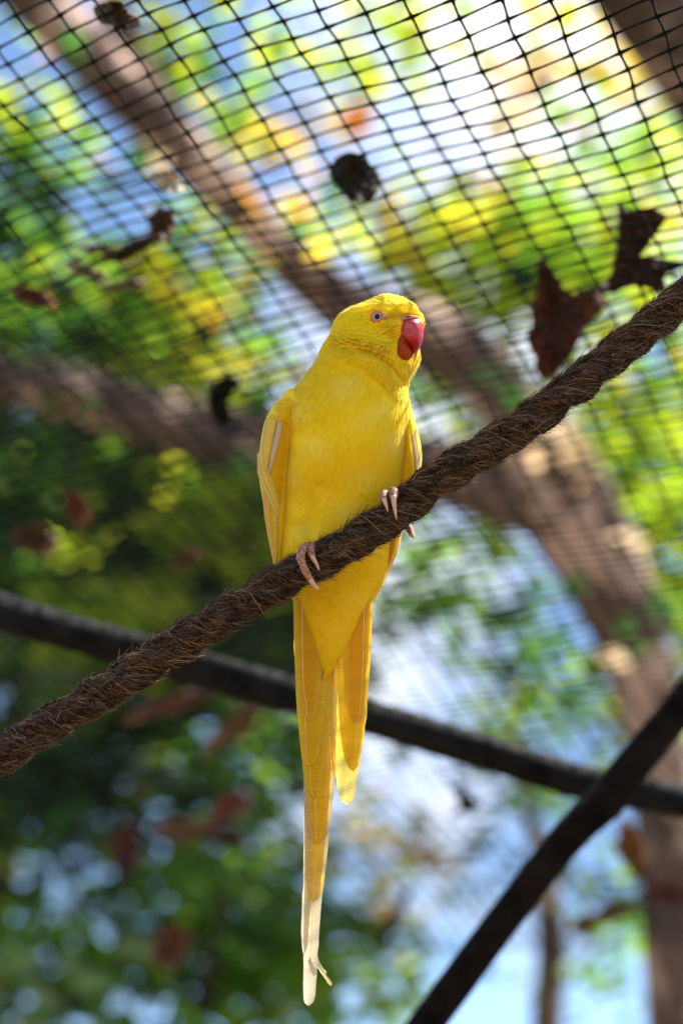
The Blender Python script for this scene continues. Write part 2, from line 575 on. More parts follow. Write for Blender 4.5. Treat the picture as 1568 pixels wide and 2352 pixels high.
# dark trunk in the upper right corner
b2 = W(2300, 1500, d=4.4)
tree2 = empty('dark_tree', (b2[0], b2[1], 0), 'dark brown trunk crossing the upper right corner behind the net', 'tree', 'trees beyond the net')
v, f = limb([(2500, 2900, 4.4, 170), (2200, 1600, 4.4, 140), (1900, 700, 4.4, 120), (1660, 260, 4.4, 108), (1520, 60, 4.4, 100), (1400, -110, 4.4, 90), (1250, -330, 4.4, 80)], 60, 22, 8)
mesh_obj('trunk', v, f, M['bark_dark'], tree2)
foliage('crown', tree2, [
    (1400, 130, 80, 110, 4.6, 5.2, 70, 0.085, {'yellow': 4, 'lime': 1, 'peach': 1}),
    (1300, 60, 120, 80, 5.2, 5.8, 55, 0.08, {'yellow': 2, 'peach': 3}),
    (960, 100, 110, 110, 5.6, 6.4, 70, 0.085, {'yellow': 2, 'lime': 2, 'green': 1}),
    (1080, 330, 200, 60, 6.4, 7.2, 26, 0.08, {'yellow': 1, 'peach': 2, 'green': 1}),
    (1250, 200, 150, 90, 6.4, 7.2, 26, 0.08, {'peach': 2, 'yellow': 2, 'green': 1}),
    (1100, 150, 120, 80, 6.0, 6.8, 50, 0.08, {'peach': 2, 'yellow': 2, 'green': 1}),
    (820, 130, 60, 70, 5.2, 5.8, 40, 0.085, {'lime': 3, 'green': 1}),
    (1500, 330, 70, 90, 4.8, 5.6, 60, 0.085, {'green': 2, 'lime': 2}),
    (1270, 300, 50, 40, 5.6, 6.0, 14, 0.08, {'green': 2, 'dark': 1}),
], 12, 0.7, 1.0)

# bright lime green tree on the right
b3 = W(1750, 2400, d=7.0)
tree3 = empty('lime_tree', (b3[0], b3[1], 0), 'sunlit lime green leafy tree on the right behind the big trunk', 'tree', 'trees beyond the net')
v, f = limb([(1760, 3200, 7.0, 60), (1750, 2400, 7.0, 48), (1720, 1700, 7.0, 42), (1650, 1100, 7.0, 34), (1500, 700, 7.0, 24), (1350, 420, 7.0, 14)], 50, 16, 9)
mesh_obj('trunk', v, f, M['bark_dark'], tree3)
foliage('crown', tree3, [
    (1130, 560, 170, 110, 5.6, 6.6, 210, 0.09, {'lime': 3, 'green': 2}),
    (1330, 620, 150, 130, 5.6, 6.6, 240, 0.09, {'lime': 3, 'green': 3, 'yellow': .7}),
    (1060, 760, 110, 110, 5.6, 6.4, 120, 0.09, {'lime': 4, 'yellow': 1}),
    (1040, 900, 90, 100, 5.6, 6.4, 110, 0.09, {'lime': 4, 'sage': 1}),
    (1450, 900, 120, 110, 5.6, 6.6, 150, 0.09, {'lime': 3, 'yellow': 1, 'green': 1}),
    (1400, 1060, 110, 120, 5.4, 6.2, 150, 0.09, {'lime': 4, 'green': 1}),
    (1490, 1230, 100, 150, 5.4, 6.2, 180, 0.09, {'lime': 4, 'green': 2}),
    (1540, 1430, 70, 130, 5.4, 6.2, 110, 0.09, {'lime': 2, 'green': 3}),
    (1460, 420, 120, 60, 6.0, 7.0, 60, 0.085, {'green': 2, 'yellow': 1, 'sage': 1}),
    (1700, 900, 150, 400, 6.0, 7.0, 70, 0.09, {'lime': 3, 'green': 3}),
], 13, 1.35, 1.0)

# dense dark tree on the left
b4 = W(-100, 2500, d=6.6)
tree4 = empty('shady_tree', (b4[0], b4[1], 0), 'dense shaded dark green tree filling the left side behind the net', 'tree', 'trees beyond the net')
v, f = limb([(-120, 3200, 6.9, 80), (-80, 2500, 6.9, 66), (0, 1900, 6.9, 54), (120, 1400, 6.9, 40), (240, 1000, 6.9, 28), (320, 700, 6.9, 16)], 50, 16, 10)
mesh_obj('trunk', v, f, M['bark_dark'], tree4)
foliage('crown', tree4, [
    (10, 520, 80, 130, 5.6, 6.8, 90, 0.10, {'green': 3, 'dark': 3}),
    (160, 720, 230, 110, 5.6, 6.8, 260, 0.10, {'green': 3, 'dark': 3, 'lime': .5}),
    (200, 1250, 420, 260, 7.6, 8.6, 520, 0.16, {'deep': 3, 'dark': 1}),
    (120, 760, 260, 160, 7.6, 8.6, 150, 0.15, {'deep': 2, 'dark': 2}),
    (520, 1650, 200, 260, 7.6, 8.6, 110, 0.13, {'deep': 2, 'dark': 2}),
    (430, 830, 170, 90, 5.8, 6.8, 160, 0.10, {'lime': 3, 'green': 2, 'yellow': 1}),
    (40, 300, 110, 60, 6.0, 6.8, 60, 0.09, {'lime': 2, 'green': 2}),
    (120, 1150, 300, 200, 5.6, 7.2, 620, 0.11, {'dark': 5, 'green': 2}),
    (450, 1180, 180, 140, 5.6, 7.0, 330, 0.11, {'green': 4, 'dark': 2, 'lime': 1.2}),
    (300, 1400, 360, 150, 5.6, 7.0, 560, 0.11, {'dark': 3, 'green': 3}),
    (200, 1400, 60, 40, 5.2, 5.5, 26, 0.11, {'lime': 3, 'green': 1}),
    (580, 1400, 120, 200, 5.6, 7.0, 300, 0.11, {'green': 4, 'dark': 3}),
    (120, 1620, 150, 120, 5.6, 6.8, 170, 0.10, {'dark': 3, 'green': 2, 'sage': 1}),
    (480, 1700, 240, 160, 5.6, 7.0, 280, 0.09, {'dark': 3, 'green': 4}),
    (420, 1500, 330, 160, 5.2, 6.6, 110, 0.06, {'sage': 2, 'green': 2, 'lime': 1}),
    (320, 1150, 300, 180, 5.2, 6.6, 100, 0.06, {'lime': 2, 'green': 2}),
    (100, 1800, 130, 100, 5.0, 5.8, 130, 0.10, {'dark': 4}),
    (-150, 1300, 150, 900, 6.0, 7.5, 500, 0.11, {'dark': 4, 'green': 2}),
    (420, 1200, 90, 60, 5.6, 6.0, 40, 0.10, {'lime': 3, 'green': 2}),
    (510, 1240, 110, 70, 5.2, 5.6, 46, 0.10, {'lime': 3, 'green': 2}),
    (215, 1400, 60, 34, 5.0, 5.3, 20, 0.10, {'lime': 3}),
    (110, 1540, 80, 60, 5.0, 5.3, 24, 0.10, {'lime': 2, 'sage': 2}),
    (110, 1070, 60, 60, 5.2, 5.6, 20, 0.10, {'green': 3}),
], 14, 1.7, 1.0)

# low shrubs at the bottom
b5 = W(400, 2900, d=4.6)
tree5 = empty('green_shrub', (b5[0], b5[1], 0), 'mid green bushy shrub low on the left below the rope', 'shrub')
v, f = limb([(400, 3600, 4.9, 40), (420, 2900, 4.9, 30), (450, 2400, 4.9, 22), (520, 2050, 4.9, 12)], 30, 12, 15)
mesh_obj('stem', v, f, M['bark_dark'], tree5)
foliage('foliage', tree5, [
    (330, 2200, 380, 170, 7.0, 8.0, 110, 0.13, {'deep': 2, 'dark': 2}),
    (180, 2130, 240, 150, 4.8, 6.0, 190, 0.08, {'dark': 3, 'green': 3}),
    (190, 1860, 170, 110, 4.8, 6.4, 70, 0.06, {'dark': 2, 'sage': 1, 'yellow': 1}),
    (330, 2060, 330, 260, 4.6, 6.4, 190, 0.055, {'sage': 3, 'green': 2, 'lime': 1}),
    (480, 2120, 180, 120, 4.8, 6.0, 240, 0.09, {'green': 3, 'dark': 2, 'sage': 1.2}),
    (600, 2000, 80, 100, 4.8, 5.6, 80, 0.09, {'green': 3, 'sage': 1}),
    (620, 2250, 130, 130, 4.6, 5.6, 170, 0.09, {'green': 4, 'lime': .6}),
    (250, 2300, 260, 110, 4.6, 5.6, 170, 0.08, {'dark': 3, 'green': 3}),
    (800, 2200, 90, 140, 4.8, 6.0, 90, 0.085, {'green': 2, 'dark': 1, 'lime': 1}),
    (420, 1920, 190, 110, 5.0, 6.0, 100, 0.09, {'dark': 3, 'green': 1}),
    (60, 2290, 90, 90, 4.4, 4.8, 40, 0.09, {'sage': 4}),
    (240, 1830, 90, 60, 5.4, 6.2, 14, 0.09, {'yellow': 2, 'peach': 1}),
    (300, 2600, 500, 160, 4.6, 5.6, 400, 0.09, {'dark': 3, 'green': 2}),
], 16, 1.25, 1.0)

# small pale tree lower right
b6 = W(1290, 2900, d=6.0)
tree6 = empty('slender_tree', (b6[0], b6[1], 0), 'slender pale barked tree low on the right with sparse small leaves', 'tree', 'trees beyond the net')
v, f = limb([(1310, 3600, 6.0, 60), (1275, 2700, 6.0, 42), (1255, 2350, 6.0, 36), (1268, 2170, 6.0, 34), (1245, 1990, 6.0, 30), (1215, 1860, 6.0, 17), (1175, 1700, 6.0, 11), (1190, 1500, 6.0, 6)], 50, 16, 17)
mesh_obj('trunk', v, f, M['bark_pale'], tree6)
foliage('crown', tree6, [
    (1080, 1330, 140, 60, 5.8, 6.6, 90, 0.085, {'dark': 3, 'green': 2}),
    (960, 1290, 60, 80, 5.6, 6.2, 60, 0.09, {'green': 3, 'dark': 1}),
    (1080, 1440, 170, 80, 6.0, 7.0, 60, 0.085, {'dark': 2, 'green': 2}),
    (1230, 1560, 130, 110, 5.8, 6.8, 120, 0.085, {'green': 3, 'dark': 2, 'lime': 1}),
    (1250, 1700, 110, 70, 5.8, 6.6, 70, 0.085, {'lime': 2, 'green': 2, 'sage': 1}),
    (1180, 1830, 130, 70, 6.0, 7.0, 40, 0.08, {'green': 2, 'dark': 2, 'sage': 1}),
    (860, 1960, 90, 110, 5.6, 6.4, 60, 0.085, {'yellow': 3, 'peach': 2, 'lime': 1}),
    (920, 2060, 90, 90, 6.0, 6.8, 30, 0.08, {'peach': 2, 'yellow': 1}),
    (930, 2260, 130, 110, 5.6, 6.4, 60, 0.085, {'green': 2, 'peach': 1, 'sage': 1}),
    (1400, 2050, 120, 100, 5.6, 6.4, 60, 0.085, {'green': 2, 'dark': 2}),
    (1400, 2270, 110, 100, 5.6, 6.4, 60, 0.085, {'green': 2, 'dark': 2}),
    (1130, 1930, 60, 120, 5.8, 6.4, 30, 0.085, {'dark': 3}),
    (1480, 1600, 60, 60, 5.6, 6.2, 40, 0.085, {'lime': 2, 'green': 2}),
    (900, 1430, 60, 50, 5.6, 6.2, 30, 0.085, {'sage': 2, 'dark': 2}),
], 18, 1.0, 1.0)

# ------------------------------------------------------------------ aviary net
S = 1.0 / 1.2245


def vp_dir(x, y):      # a vanishing point in 1920 x 2880 units -> direction
    v = ((x - 960) * S / FV) * RIGHT - ((y - 1440) * S / FV) * UPV + FWD
    return v / np.linalg.norm(v)


E1 = -vp_dir(-5733, 2668)            # rows, towards the right
E2 = vp_dir(3475, 4477)              # columns, away from the camera
NP0 = W(1000 * S, 200 * S, d=1.22)
EN = np.cross(E1, E2); EN /= np.linalg.norm(EN)
if EN[2] > 0: EN = -EN               # EN points down, below the net


def step_for(e, px):
    lo, hi = 0.0, 0.2
    x0, y0, _ = proj(NP0)
    for _ in range(50):
        m_ = (lo + hi) / 2
        x, y, _ = proj(NP0 + e * m_)
        if math.hypot(x - x0, y - y0) < px: lo = m_
        else: hi = m_
    return lo


A1 = step_for(E1, math.hypot(103, 37) * S)
A2 = step_for(E2, math.hypot(21, 44) * S)
print('net cell', A1, A2, 'angle', math.degrees(math.acos(E1 @ E2)))


def net_pt(i, j):
    """i column number, j row number (floats allowed)"""
    i = np.asarray(i, float); j = np.asarray(j, float)
    p = NP0 + (i * A1)[..., None] * E1 + (j * A2)[..., None] * E2
    s = np.maximum(j - 26, 0) * A2
    sag = 0.05 * s ** 2 / (1 + 0.25 * s)
    sag = sag + 0.006 * np.sin(i * 0.31 + 1) * np.sin(j * 0.17 + 0.4) + 0.004 * np.sin(i * 0.7 - j * 0.23)
    return p + sag[..., None] * EN


def wob2(i, j, k):
    return 0.0006 * np.sin(i * 1.7 + j * 2.3 + k) + 0.0005 * np.sin(i * 3.1 - j * 1.3 + 2 * k)


I0, I1, J0, J1 = -46, 50, -26, 120
net_c = net_pt(np.array(0.), np.array(10.))
net = empty('aviary_net', net_c, 'wide dark green plastic mesh net stretched over the whole aviary above the parakeet', 'net')
PRINT = []


def strand(ii, jj, rad, k):
    p = net_pt(ii, jj) + wob2(ii, jj, k)[:, None] * E1 + wob2(jj, ii, k + 3)[:, None] * E2
    frac = np.abs(ii - np.round(ii)) if np.ptp(ii) > np.ptp(jj) else np.abs(jj - np.round(jj))
    r = rad * (1 + 0.75 * np.exp(-(frac / 0.10) ** 2))
    x, y, d = proj(p)
    ok = (x > -1000) & (x < 2900) & (y > -800) & (y < 2900) & (d > 0.3)
    if ok.sum() < 4: return
    a, b = np.argmax(ok), len(ok) - np.argmax(ok[::-1])
    v, f = tube(p[a:b], r[a:b], 5, False)
    mesh_obj('strand', v, f, M['net'], net)


for j in range(J0, J1 + 1):
    ii = np.arange(I0, I1 + 0.01, 0.25)
    jj = np.full_like(ii, j) + 0.0
    strand(ii, jj, 0.00084 * (0.9 + 0.2 * ((j * 37) % 10) / 10), 0.3 * j)
for i in range(I0, I1 + 1):
    jj = np.arange(J0, J1 + 0.01, 0.25)
    strand(np.full_like(jj, i), jj, 0.00088, 0.7 * i)

# a second, finer piece of net overlapping on the left and below
net2 = empty('aviary_net', net_pt(np.array(-8.), np.array(34.)) - EN * 0.10, 'second layer of finer dark mesh net overlapping the first on the left side', 'net')
_c, _s = math.cos(math.radians(7)), math.sin(math.radians(7))
F1 = E1 * _c + np.cross(EN, E1) * _s
F2 = np.cross(EN, F1)
F2 = F2 if F2 @ E2 > 0 else -F2
NQ = net_pt(np.array(-9.), np.array(15.)) - EN * 0.05
B1 = 0.021


def net2_pt(i, j):
    i = np.asarray(i, float); j = np.asarray(j, float)
    sag = 0.012 * np.sin(i * 0.21 + 2) * np.sin(j * 0.13) + 0.02 * np.sin(i * 0.09 + j * 0.06)
    return NQ + (i * B1)[..., None] * F1 + (j * B1)[..., None] * F2 + (sag - 0.02)[..., None] * EN


def strand2(ii, jj, rad, k):
    p = net2_pt(ii, jj) + wob2(ii, jj, k)[:, None] * F1 * .7 + wob2(jj, ii, k + 3)[:, None] * F2 * .7
    x, y, d = proj(p)
    lim = 690 + 60 * math.sin(k) + 0.22 * (y - 1000)
    ok = (x > -380) & (x < lim) & (y > 700) & (y < 2700)
    if ok.sum() < 5: return
    a, b = np.argmax(ok), len(ok) - np.argmax(ok[::-1])
    v, f = tube(p[a:b], rad, 4, False)
    mesh_obj('strand', v, f, M['net'], net2)


for j in range(0, 110):
    ii = np.arange(-34, 34.01, 0.5)
    strand2(ii, np.full_like(ii, j), 0.0009, 0.4 * j)
for i in range(-34, 35):
    jj = np.arange(0, 110.01, 0.5)
    strand2(np.full_like(jj, i), jj, 0.0008, 0.9 * i)

_ji, _jj = np.meshgrid(np.arange(I0, I1 + .1, 0.5), np.arange(J0, J1 + .1, 0.5))
_np = net_pt(_ji.ravel(), _jj.ravel())
_nx, _ny, _nd = proj(_np)


def net_depth(x, y):
    k = np.argmin((_nx - x) ** 2 + (_ny - y) ** 2)
    return float(_nd[k])


# ------------------------------------------------------------------ dead leaves on the net
def poly_leaf(name, pts, d, col, label, curl=0.02, tilt=0.0, group='dead leaves caught on the net', edge=None, seed=0, mat='dead_leaf', tilty=0.0, above=True):
    """leaf blade from an outline in picture units at distance d: a curled sheet with relief and a midrib"""
    r = np.random.default_rng(seed)
    pts = np.asarray(pts, float)
    q = resample(np.vstack([pts, pts[:1]]), len(pts) * 4 + 1)[:-1]
    q = 0.5 * q + 0.5 * np.vstack([np.linspace(pts[k], pts[(k + 1) % len(pts)], 4, endpoint=False) for k in range(len(pts))])[:len(q)] if len(q) == len(pts) * 4 else q
    c = q.mean(0)
    rings = 6
    V = [];
    sc = np.abs(q - c).max()
    for k in range(rings + 1):
        f = k / rings
        xy = c + (q - c) * f if k else np.repeat(c[None], len(q), 0)
        u = (xy - c) / sc
        z = curl * (u[:, 0] ** 2 - 0.6 * u[:, 1] ** 2 + 0.5 * u[:, 0] * u[:, 1]) + tilt * u[:, 0] + tilty * u[:, 1]
        z += 0.10 * curl * np.sin(np.arctan2(u[:, 1], u[:, 0]) * 7) * f
        z += 0.15 * curl * r.normal(size=len(q)) * f
        V.append(W(xy[:, 0], xy[:, 1], d=d + z))
    V = np.vstack(V)
    F = grid_faces(rings + 1, len(q), True)
    cols = np.array(col)[None, :] * r.uniform(0.85, 1.15, (len(V), 1))
    if edge is not None:
        w = np.repeat(np.linspace(0, 1, rings + 1) ** 2, len(q))[:, None]
        cols = cols * (1 - w) + np.array(edge)[None, :] * w
    org = W(c[0], c[1], d=d)
    o = mesh_obj(name, V, F, M[mat], None, col=cols, origin=org)
    sol = o.modifiers.new('thickness', 'SOLIDIFY'); sol.thickness = 0.0006
    tag(o, label, 'leaf', group)
    if sc > 45:                                      # midrib and side veins, raised on the lower face
        dq = np.hypot(*(q - c).T); k1 = int(np.argmax(dq)); vd = (q[k1] - c) / dq[k1]
        back = c - vd * dq[k1] * 0.75
        mbv = MB()
        def zat(xy):
            u = (xy - c) / sc
            return d + curl * (u[:, 0] ** 2 - 0.6 * u[:, 1] ** 2 + 0.5 * u[:, 0] * u[:, 1]) + tilt * u[:, 0] + tilty * u[:, 1] - 0.0012
        line = back + (q[k1] - back) * np.linspace(0, 0.95, 12)[:, None]
        mbv.add(*tube(W(line[:, 0], line[:, 1], d=zat(line)), np.linspace(0.0011, 0.0004, 12), 5))
        for kk in range(2, 10, 2):
            for sg in (-1, 1):
                dr = vd * 0.75 + sg * np.array([-vd[1], vd[0]]) * 0.66
                ln = line[kk] + dr * np.linspace(0, 0.36, 6)[:, None] * dq[k1]
                if np.min(np.hypot(*(q - ln[-1]).T)) < 3: continue
                mbv.add(*tube(W(ln[:, 0], ln[:, 1], d=zat(ln)), np.linspace(0.0007, 0.0002, 6), 4))
        mbv.build('vein', M['twig'], o)
    return o


def zz(pts, ax, sx, ay, sy):
    return [(ax + x * sx, ay + y * sy) for x, y in pts]


def blob(cx, cy, rx, ry, rot, n=12, jag=0.12, seed=0, point=0.3):
    r = np.random.default_rng(seed)
    out = []
    for k in range(n):
        a = 2 * math.pi * k / n
        q = 1 + jag * r.normal() + point * abs(math.cos(a)) ** 8
        x, y = rx * q * math.cos(a), ry * q * math.sin(a)
        out.append((cx + x * math.cos(rot) - y * math.sin(rot), cy + x * math.sin(rot) + y * math.cos(rot)))
    return out


def on_net(x, y, up=0.012):
    return net_depth(x, y) + up


def twig(pts, d, label):
    q = resample(pts, 24)
    p = W(q[:, 0], q[:, 1], d=d + 0.01 * np.sin(np.arange(24)))
    v, f = tube(p, q[:, 2] / FV * d * (1 + 0.15 * np.sin(np.arange(24) * 1.9)), 8)
    o = mesh_obj('dead_twig', v, f, M['twig'], None, origin=p[12])
    tag(o, label, 'twig', 'dead twigs caught on the net')


twig([(1322, 668, 3), (1352, 668, 7), (1400, 655, 9), (1450, 640, 10), (1500, 655, 12), (1520, 668, 7), (1535, 690, 3)], on_net(1420, 655, 0.03), 'dark dead twig joining the two large dead leaves right above the rope')
twig([(360, 480, 3), (345, 540, 6), (290, 575, 7), (220, 600, 5), (150, 640, 4), (100, 655, 2)], on_net(260, 580, 0.03), 'thin brown dead twig running through the leaf litter at upper left')
# (outline, colour, label, seed ...)
poly_leaf('dead_leaf', [(757, 385), (772, 362), (795, 351), (820, 353), (845, 372), (866, 390), (875, 415), (868, 440), (848, 462), (815, 463), (790, 448), (766, 422), (755, 402)],
          on_net(815, 410), (0.035, 0.032, 0.02), 'round blackish dead leaf lying on the net above the parakeet', 0.03, seed=1)
poly_leaf('dead_leaf', zz([(285, 580), (340, 600), (430, 690), (520, 850), (600, 900), (720, 850), (830, 870), (900, 960), (830, 1080), (720, 1180), (650, 1330), (590, 1440), (490, 1560), (400, 1660), (350, 1690), (270, 1580), (250, 1500), (290, 1480), (200, 1370), (190, 1240), (250, 1170), (210, 1010), (260, 960), (265, 850), (310, 760), (285, 680)], 1159.7, .2604, 441, .2604),
          on_net(1290, 740, 0.05), (0.11, 0.030, 0.014), 'large dark red brown lobed dead leaf right above the rope', 0.03, 0.01, seed=2, edge=(0.16, 0.045, 0.02))
poly_leaf('dead_leaf', zz([(990, 80), (1040, 110), (1080, 180), (1290, 140), (1420, 210), (1400, 280), (1300, 310), (1200, 410), (1130, 520), (1110, 610), (1200, 650), (1350, 680), (1600, 610), (1610, 650), (1390, 740), (1420, 850), (1350, 890), (1280, 780), (1200, 860), (1150, 830), (1100, 800), (1000, 850), (900, 950), (840, 860), (930, 780), (960, 640), (985, 450), (1000, 300)], 1159.7, .2604, 441, .2604),
          on_net(1450, 580, 0.06), (0.075, 0.030, 0.018), 'dark brown dead leaf with pointed lobes near the right edge of the net', 0.03, -0.01, seed=3)
LV = [
    (blob(372, 512, 26, 40, 0.3, seed=11), (0.16, 0.085, 0.035), 'curled brown dead leaf on the net at the upper end of the pale left cluster', .03),
    (blob(300, 572, 62, 16, -0.45, seed=12), (0.10, 0.06, 0.022), 'narrow dark brown dead leaf slanting below the curled one at left', .03),
    (blob(238, 573, 46, 12, 0.12, seed=13), (0.55, 0.54, 0.28), 'slim pale greenish dead leaf on the net at left', .02),
    (blob(205, 628, 48, 16, 0.45, seed=14), (0.58, 0.52, 0.30), 'pale tan dead leaf just under the slim greenish one at left', .02),
    (blob(290, 655, 46, 12, -0.15, seed=15), (0.45, 0.38, 0.24), 'dull beige folded dead leaf beside the lit orange foliage at left', .02),
    (blob(80, 680, 48, 20, 0.35, seed=16), (0.30, 0.10, 0.02), 'orange brown dead leaf at the left edge of the net', .03),
    (blob(382, 415, 32, 26, 0.5, seed=17), (0.75, 0.66, 0.52), 'small whitish dead leaf caught on the net upper left', .02),
    (blob(270, 38, 48, 26, 0.35, seed=18), (0.14, 0.08, 0.03), 'brown crumpled dead leaf on the net near the top left corner', .03),
    ([(487, 884), (505, 868), (528, 862), (556, 876), (540, 888), (526, 900), (520, 925), (530, 960), (560, 990), (545, 1003), (510, 985), (484, 950), (477, 915)], (0.012, 0.009, 0.007), 'black crescent shaped dead leaf left of the parakeet shoulder', .03),
    (blob(178, 1168, 22, 46, -0.35, seed=19), (0.30, 0.09, 0.03), 'small rust orange dead leaf on the shaded net at left', .02),
    (blob(75, 1235, 52, 34, 0.2, seed=20, jag=.2), (0.17, 0.09, 0.04), 'dull brown crumpled dead leaf low on the shaded net at far left', .03),
    (blob(425, 1285, 36, 20, -0.4, seed=21), (0.24, 0.12, 0.05), 'faint tan dead leaf on the net left of the gripping foot', .02),
]
for k, (pts, c, lab, cu) in enumerate(LV):
    q = np.mean(np.array(pts), 0)
    poly_leaf('dead_leaf', pts, on_net(q[0], q[1], 0.015), c, lab, cu, seed=30 + k)
LW = [
    (blob(400, 1615, 100, 20, -0.32, seed=41), (0.42, 0.22, 0.18), 'long pinkish brown dead leaf under the dark perch left of the tail', 1.75),
    (blob(538, 1672, 84, 26, -0.75, seed=42), (0.42, 0.28, 0.14), 'long tan dead leaf hanging under the dark perch beside the tail', 1.75),
    (blob(525, 1862, 48, 34, -0.7, seed=43, jag=.2), (0.42, 0.16, 0.16), 'rose red dead leaf topmost of the hanging brown cluster lower left', 1.9),
    (blob(420, 1905, 62, 24, 0.1, seed=44, jag=.2), (0.36, 0.22, 0.14), 'tan brown dead leaf in the middle of the hanging cluster lower left', 1.9),
    (blob(505, 1920, 66, 20, 0.15, seed=45, jag=.2), (0.08, 0.05, 0.035), 'dark brown dead leaf under the rose red one lower left', 1.95),
    (blob(285, 1950, 34, 62, 0.2, seed=46, jag=.2), (0.16, 0.07, 0.05), 'maroon dead leaf hanging at the left end of the cluster', 1.9),
    (blob(385, 2180, 34, 76, 0.5, seed=47, jag=.2), (0.24, 0.10, 0.05), 'curled brown dead leaf low in the picture left of the tail tip', 1.9),
    (blob(1448, 1950, 26, 66, -0.3, seed=48), (0.42, 0.20, 0.06), 'orange dead leaf below the crossing of the two dark perches', 2.1),
    (blob(1370, 2110, 70, 24, -0.35, seed=49, jag=.2), (0.40, 0.17, 0.07), 'orange brown dead leaf in front of the blue gap lower right', 2.1),
    (blob(1535, 2050, 46, 30, 0.2, seed=50), (0.26, 0.09, 0.08), 'dull red dead leaf at the lower right edge', 2.0),
    ([(1034, 1804), (1060, 1799), (1082, 1826), (1106, 1850), (1086, 1858), (1098, 1872), (1064, 1866), (1030, 1882), (1052, 1856), (1046, 1828)], (0.03, 0.025, 0.016), 'black ragged dead leaf against the bright gap right of the tail', 2.2),
    (blob(905, 2110, 66, 15, -1.05, seed=52), (0.10, 0.055, 0.03), 'thin dark brown dead leaf right of the lower tail', 2.1),
]
for k, (pts, c, lab, d) in enumerate(LW):
    q = np.mean(np.array(pts), 0)
    poly_leaf('dead_leaf', pts, min(d + 0.8, on_net(q[0], q[1]) - 0.05), tuple(0.62 * v + 0.012 for v in c), lab, 0.04, seed=60 + k, group='dead leaves hanging in the aviary')

# ------------------------------------------------------------------ dark perches behind
def perch(name, pts, label, mat, seed):
    q = resample(pts, 70)
    path = W(q[:, 0], q[:, 1], d=q[:, 2]) + np.stack([0 * q[:, 0], 0 * q[:, 0], wob(70, 0.0012, seed)], 1)
    rad = q[:, 3] / FV * q[:, 2] * (1 + wob(70, 0.02, seed + 1, 5))
    a = np.linspace(0, 2 * math.pi, 16, endpoint=False)[None, :]; s = np.linspace(0, 1, 70)[:, None]
    b = 1 + 0.05 * np.sin(3 * a + 40 * s) + 0.04 * np.sin(5 * a - 63 * s) + 0.09 * np.maximum(0, np.sin(37 * s + seed)) ** 14 * (1 + np.sin(a + 11 * s))
    v, f = tube(path, rad, 16, True, b)
    o = mesh_obj(name, v, f, mat, None, origin=path[35])
    tag(o, label, 'perch', 'dark perches behind the parakeet')
    return o


perch('perch_branch', [(-1900, 780, 1.46, 44), (-700, 1180, 1.5, 44), (-200, 1340, 1.52, 44), (0, 1402, 1.54, 44), (250, 1475, 1.56, 43), (560, 1565, 1.58, 42), (880, 1655, 1.6, 41), (1130, 1735, 1.62, 40), (1330, 1800, 1.64, 38), (1570, 1845, 1.66, 36), (2200, 1990, 1.72, 34), (3400, 2290, 1.84, 34)],
      'long charcoal perch branch sloping down from left to right behind the tail', M['branch'], 3)
perch('perch_branch', [(100, 3600, 1.36, 39), (700, 2760, 1.42, 39), (930, 2420, 1.45, 39), (1060, 2250, 1.47, 39), (1180, 2080, 1.49, 39), (1290, 1940, 1.51, 40), (1390, 1835, 1.53, 42), (1480, 1720, 1.55, 42), (1570, 1610, 1.57, 42), (2000, 1080, 1.66, 42), (2900, 20, 1.8, 40)],
      'brownish black perch branch rising to the right across the lower right corner', M['branch2'], 9)

# ------------------------------------------------------------------ rope
RR = 41.5 * PX
rp = np.array([(-1700, 2800, 150), (-1000, 2360, 130), (-420, 1985, 110), (-200, 1858, 105), (0, 1738, 100), (150, 1642, 97), (300, 1550, 95), (450, 1455, 95), (600, 1362, 95), (700, 1308, 95), (820, 1238, 95), (920, 1170, 93), (1000, 1105, 88),
               (1150, 1010, 76), (1260, 935, 60), (1400, 822, 30), (1568, 688, -20), (1800, 510, -70), (2150, 260, -110), (2600, -60, -150), (3200, -480, -200)], float)
NRP = 1900
rq = resample(rp, NRP)
rope_path = W(rq[:, 0], rq[:, 1], rq[:, 2])
rl = np.concatenate([[0], np.cumsum(np.linalg.norm(np.diff(rope_path, axis=0), axis=1))])
rope_path = np.stack([np.interp(np.linspace(0, rl[-1], NRP), rl, rope_path[:, k]) for k in range(3)], 1)
rlen = rl[-1]
rt, rn, rb = frames(rope_path)
rope = empty('rope', W(784, 1258, 95), 'thick hairy brown twisted fibre rope the parakeet perches on', 'rope')
PITCHL = 270 * PX
SR = 0.46 * RR                        # strand offset
TR = 0.54 * RR                        # strand radius
HAND = 1.0


def strand_frame(s, ph):
    """point, tangent, and two normals of a strand at arc length s"""
    k = np.clip(s / rlen * (NRP - 1), 0, NRP - 1.001)
    i = k.astype(int); w = (k - i)[:, None]
    P = rope_path[i] * (1 - w) + rope_path[i + 1] * w
    n = rn[i] * (1 - w) + rn[i + 1] * w; b = rb[i] * (1 - w) + rb[i + 1] * w; t = rt[i]
    th = HAND * 2 * math.pi * s / PITCHL + ph + 0.35 * np.sin(s * 23 + ph)
    rad = np.cos(th)[:, None] * n + np.sin(th)[:, None] * b
    tan = -np.sin(th)[:, None] * n + np.cos(th)[:, None] * b
    d = t + HAND * tan * (2 * math.pi * SR / PITCHL)
    d /= np.linalg.norm(d, axis=1)[:, None]
    return P + rad * SR, d, rad, np.cross(d, rad)


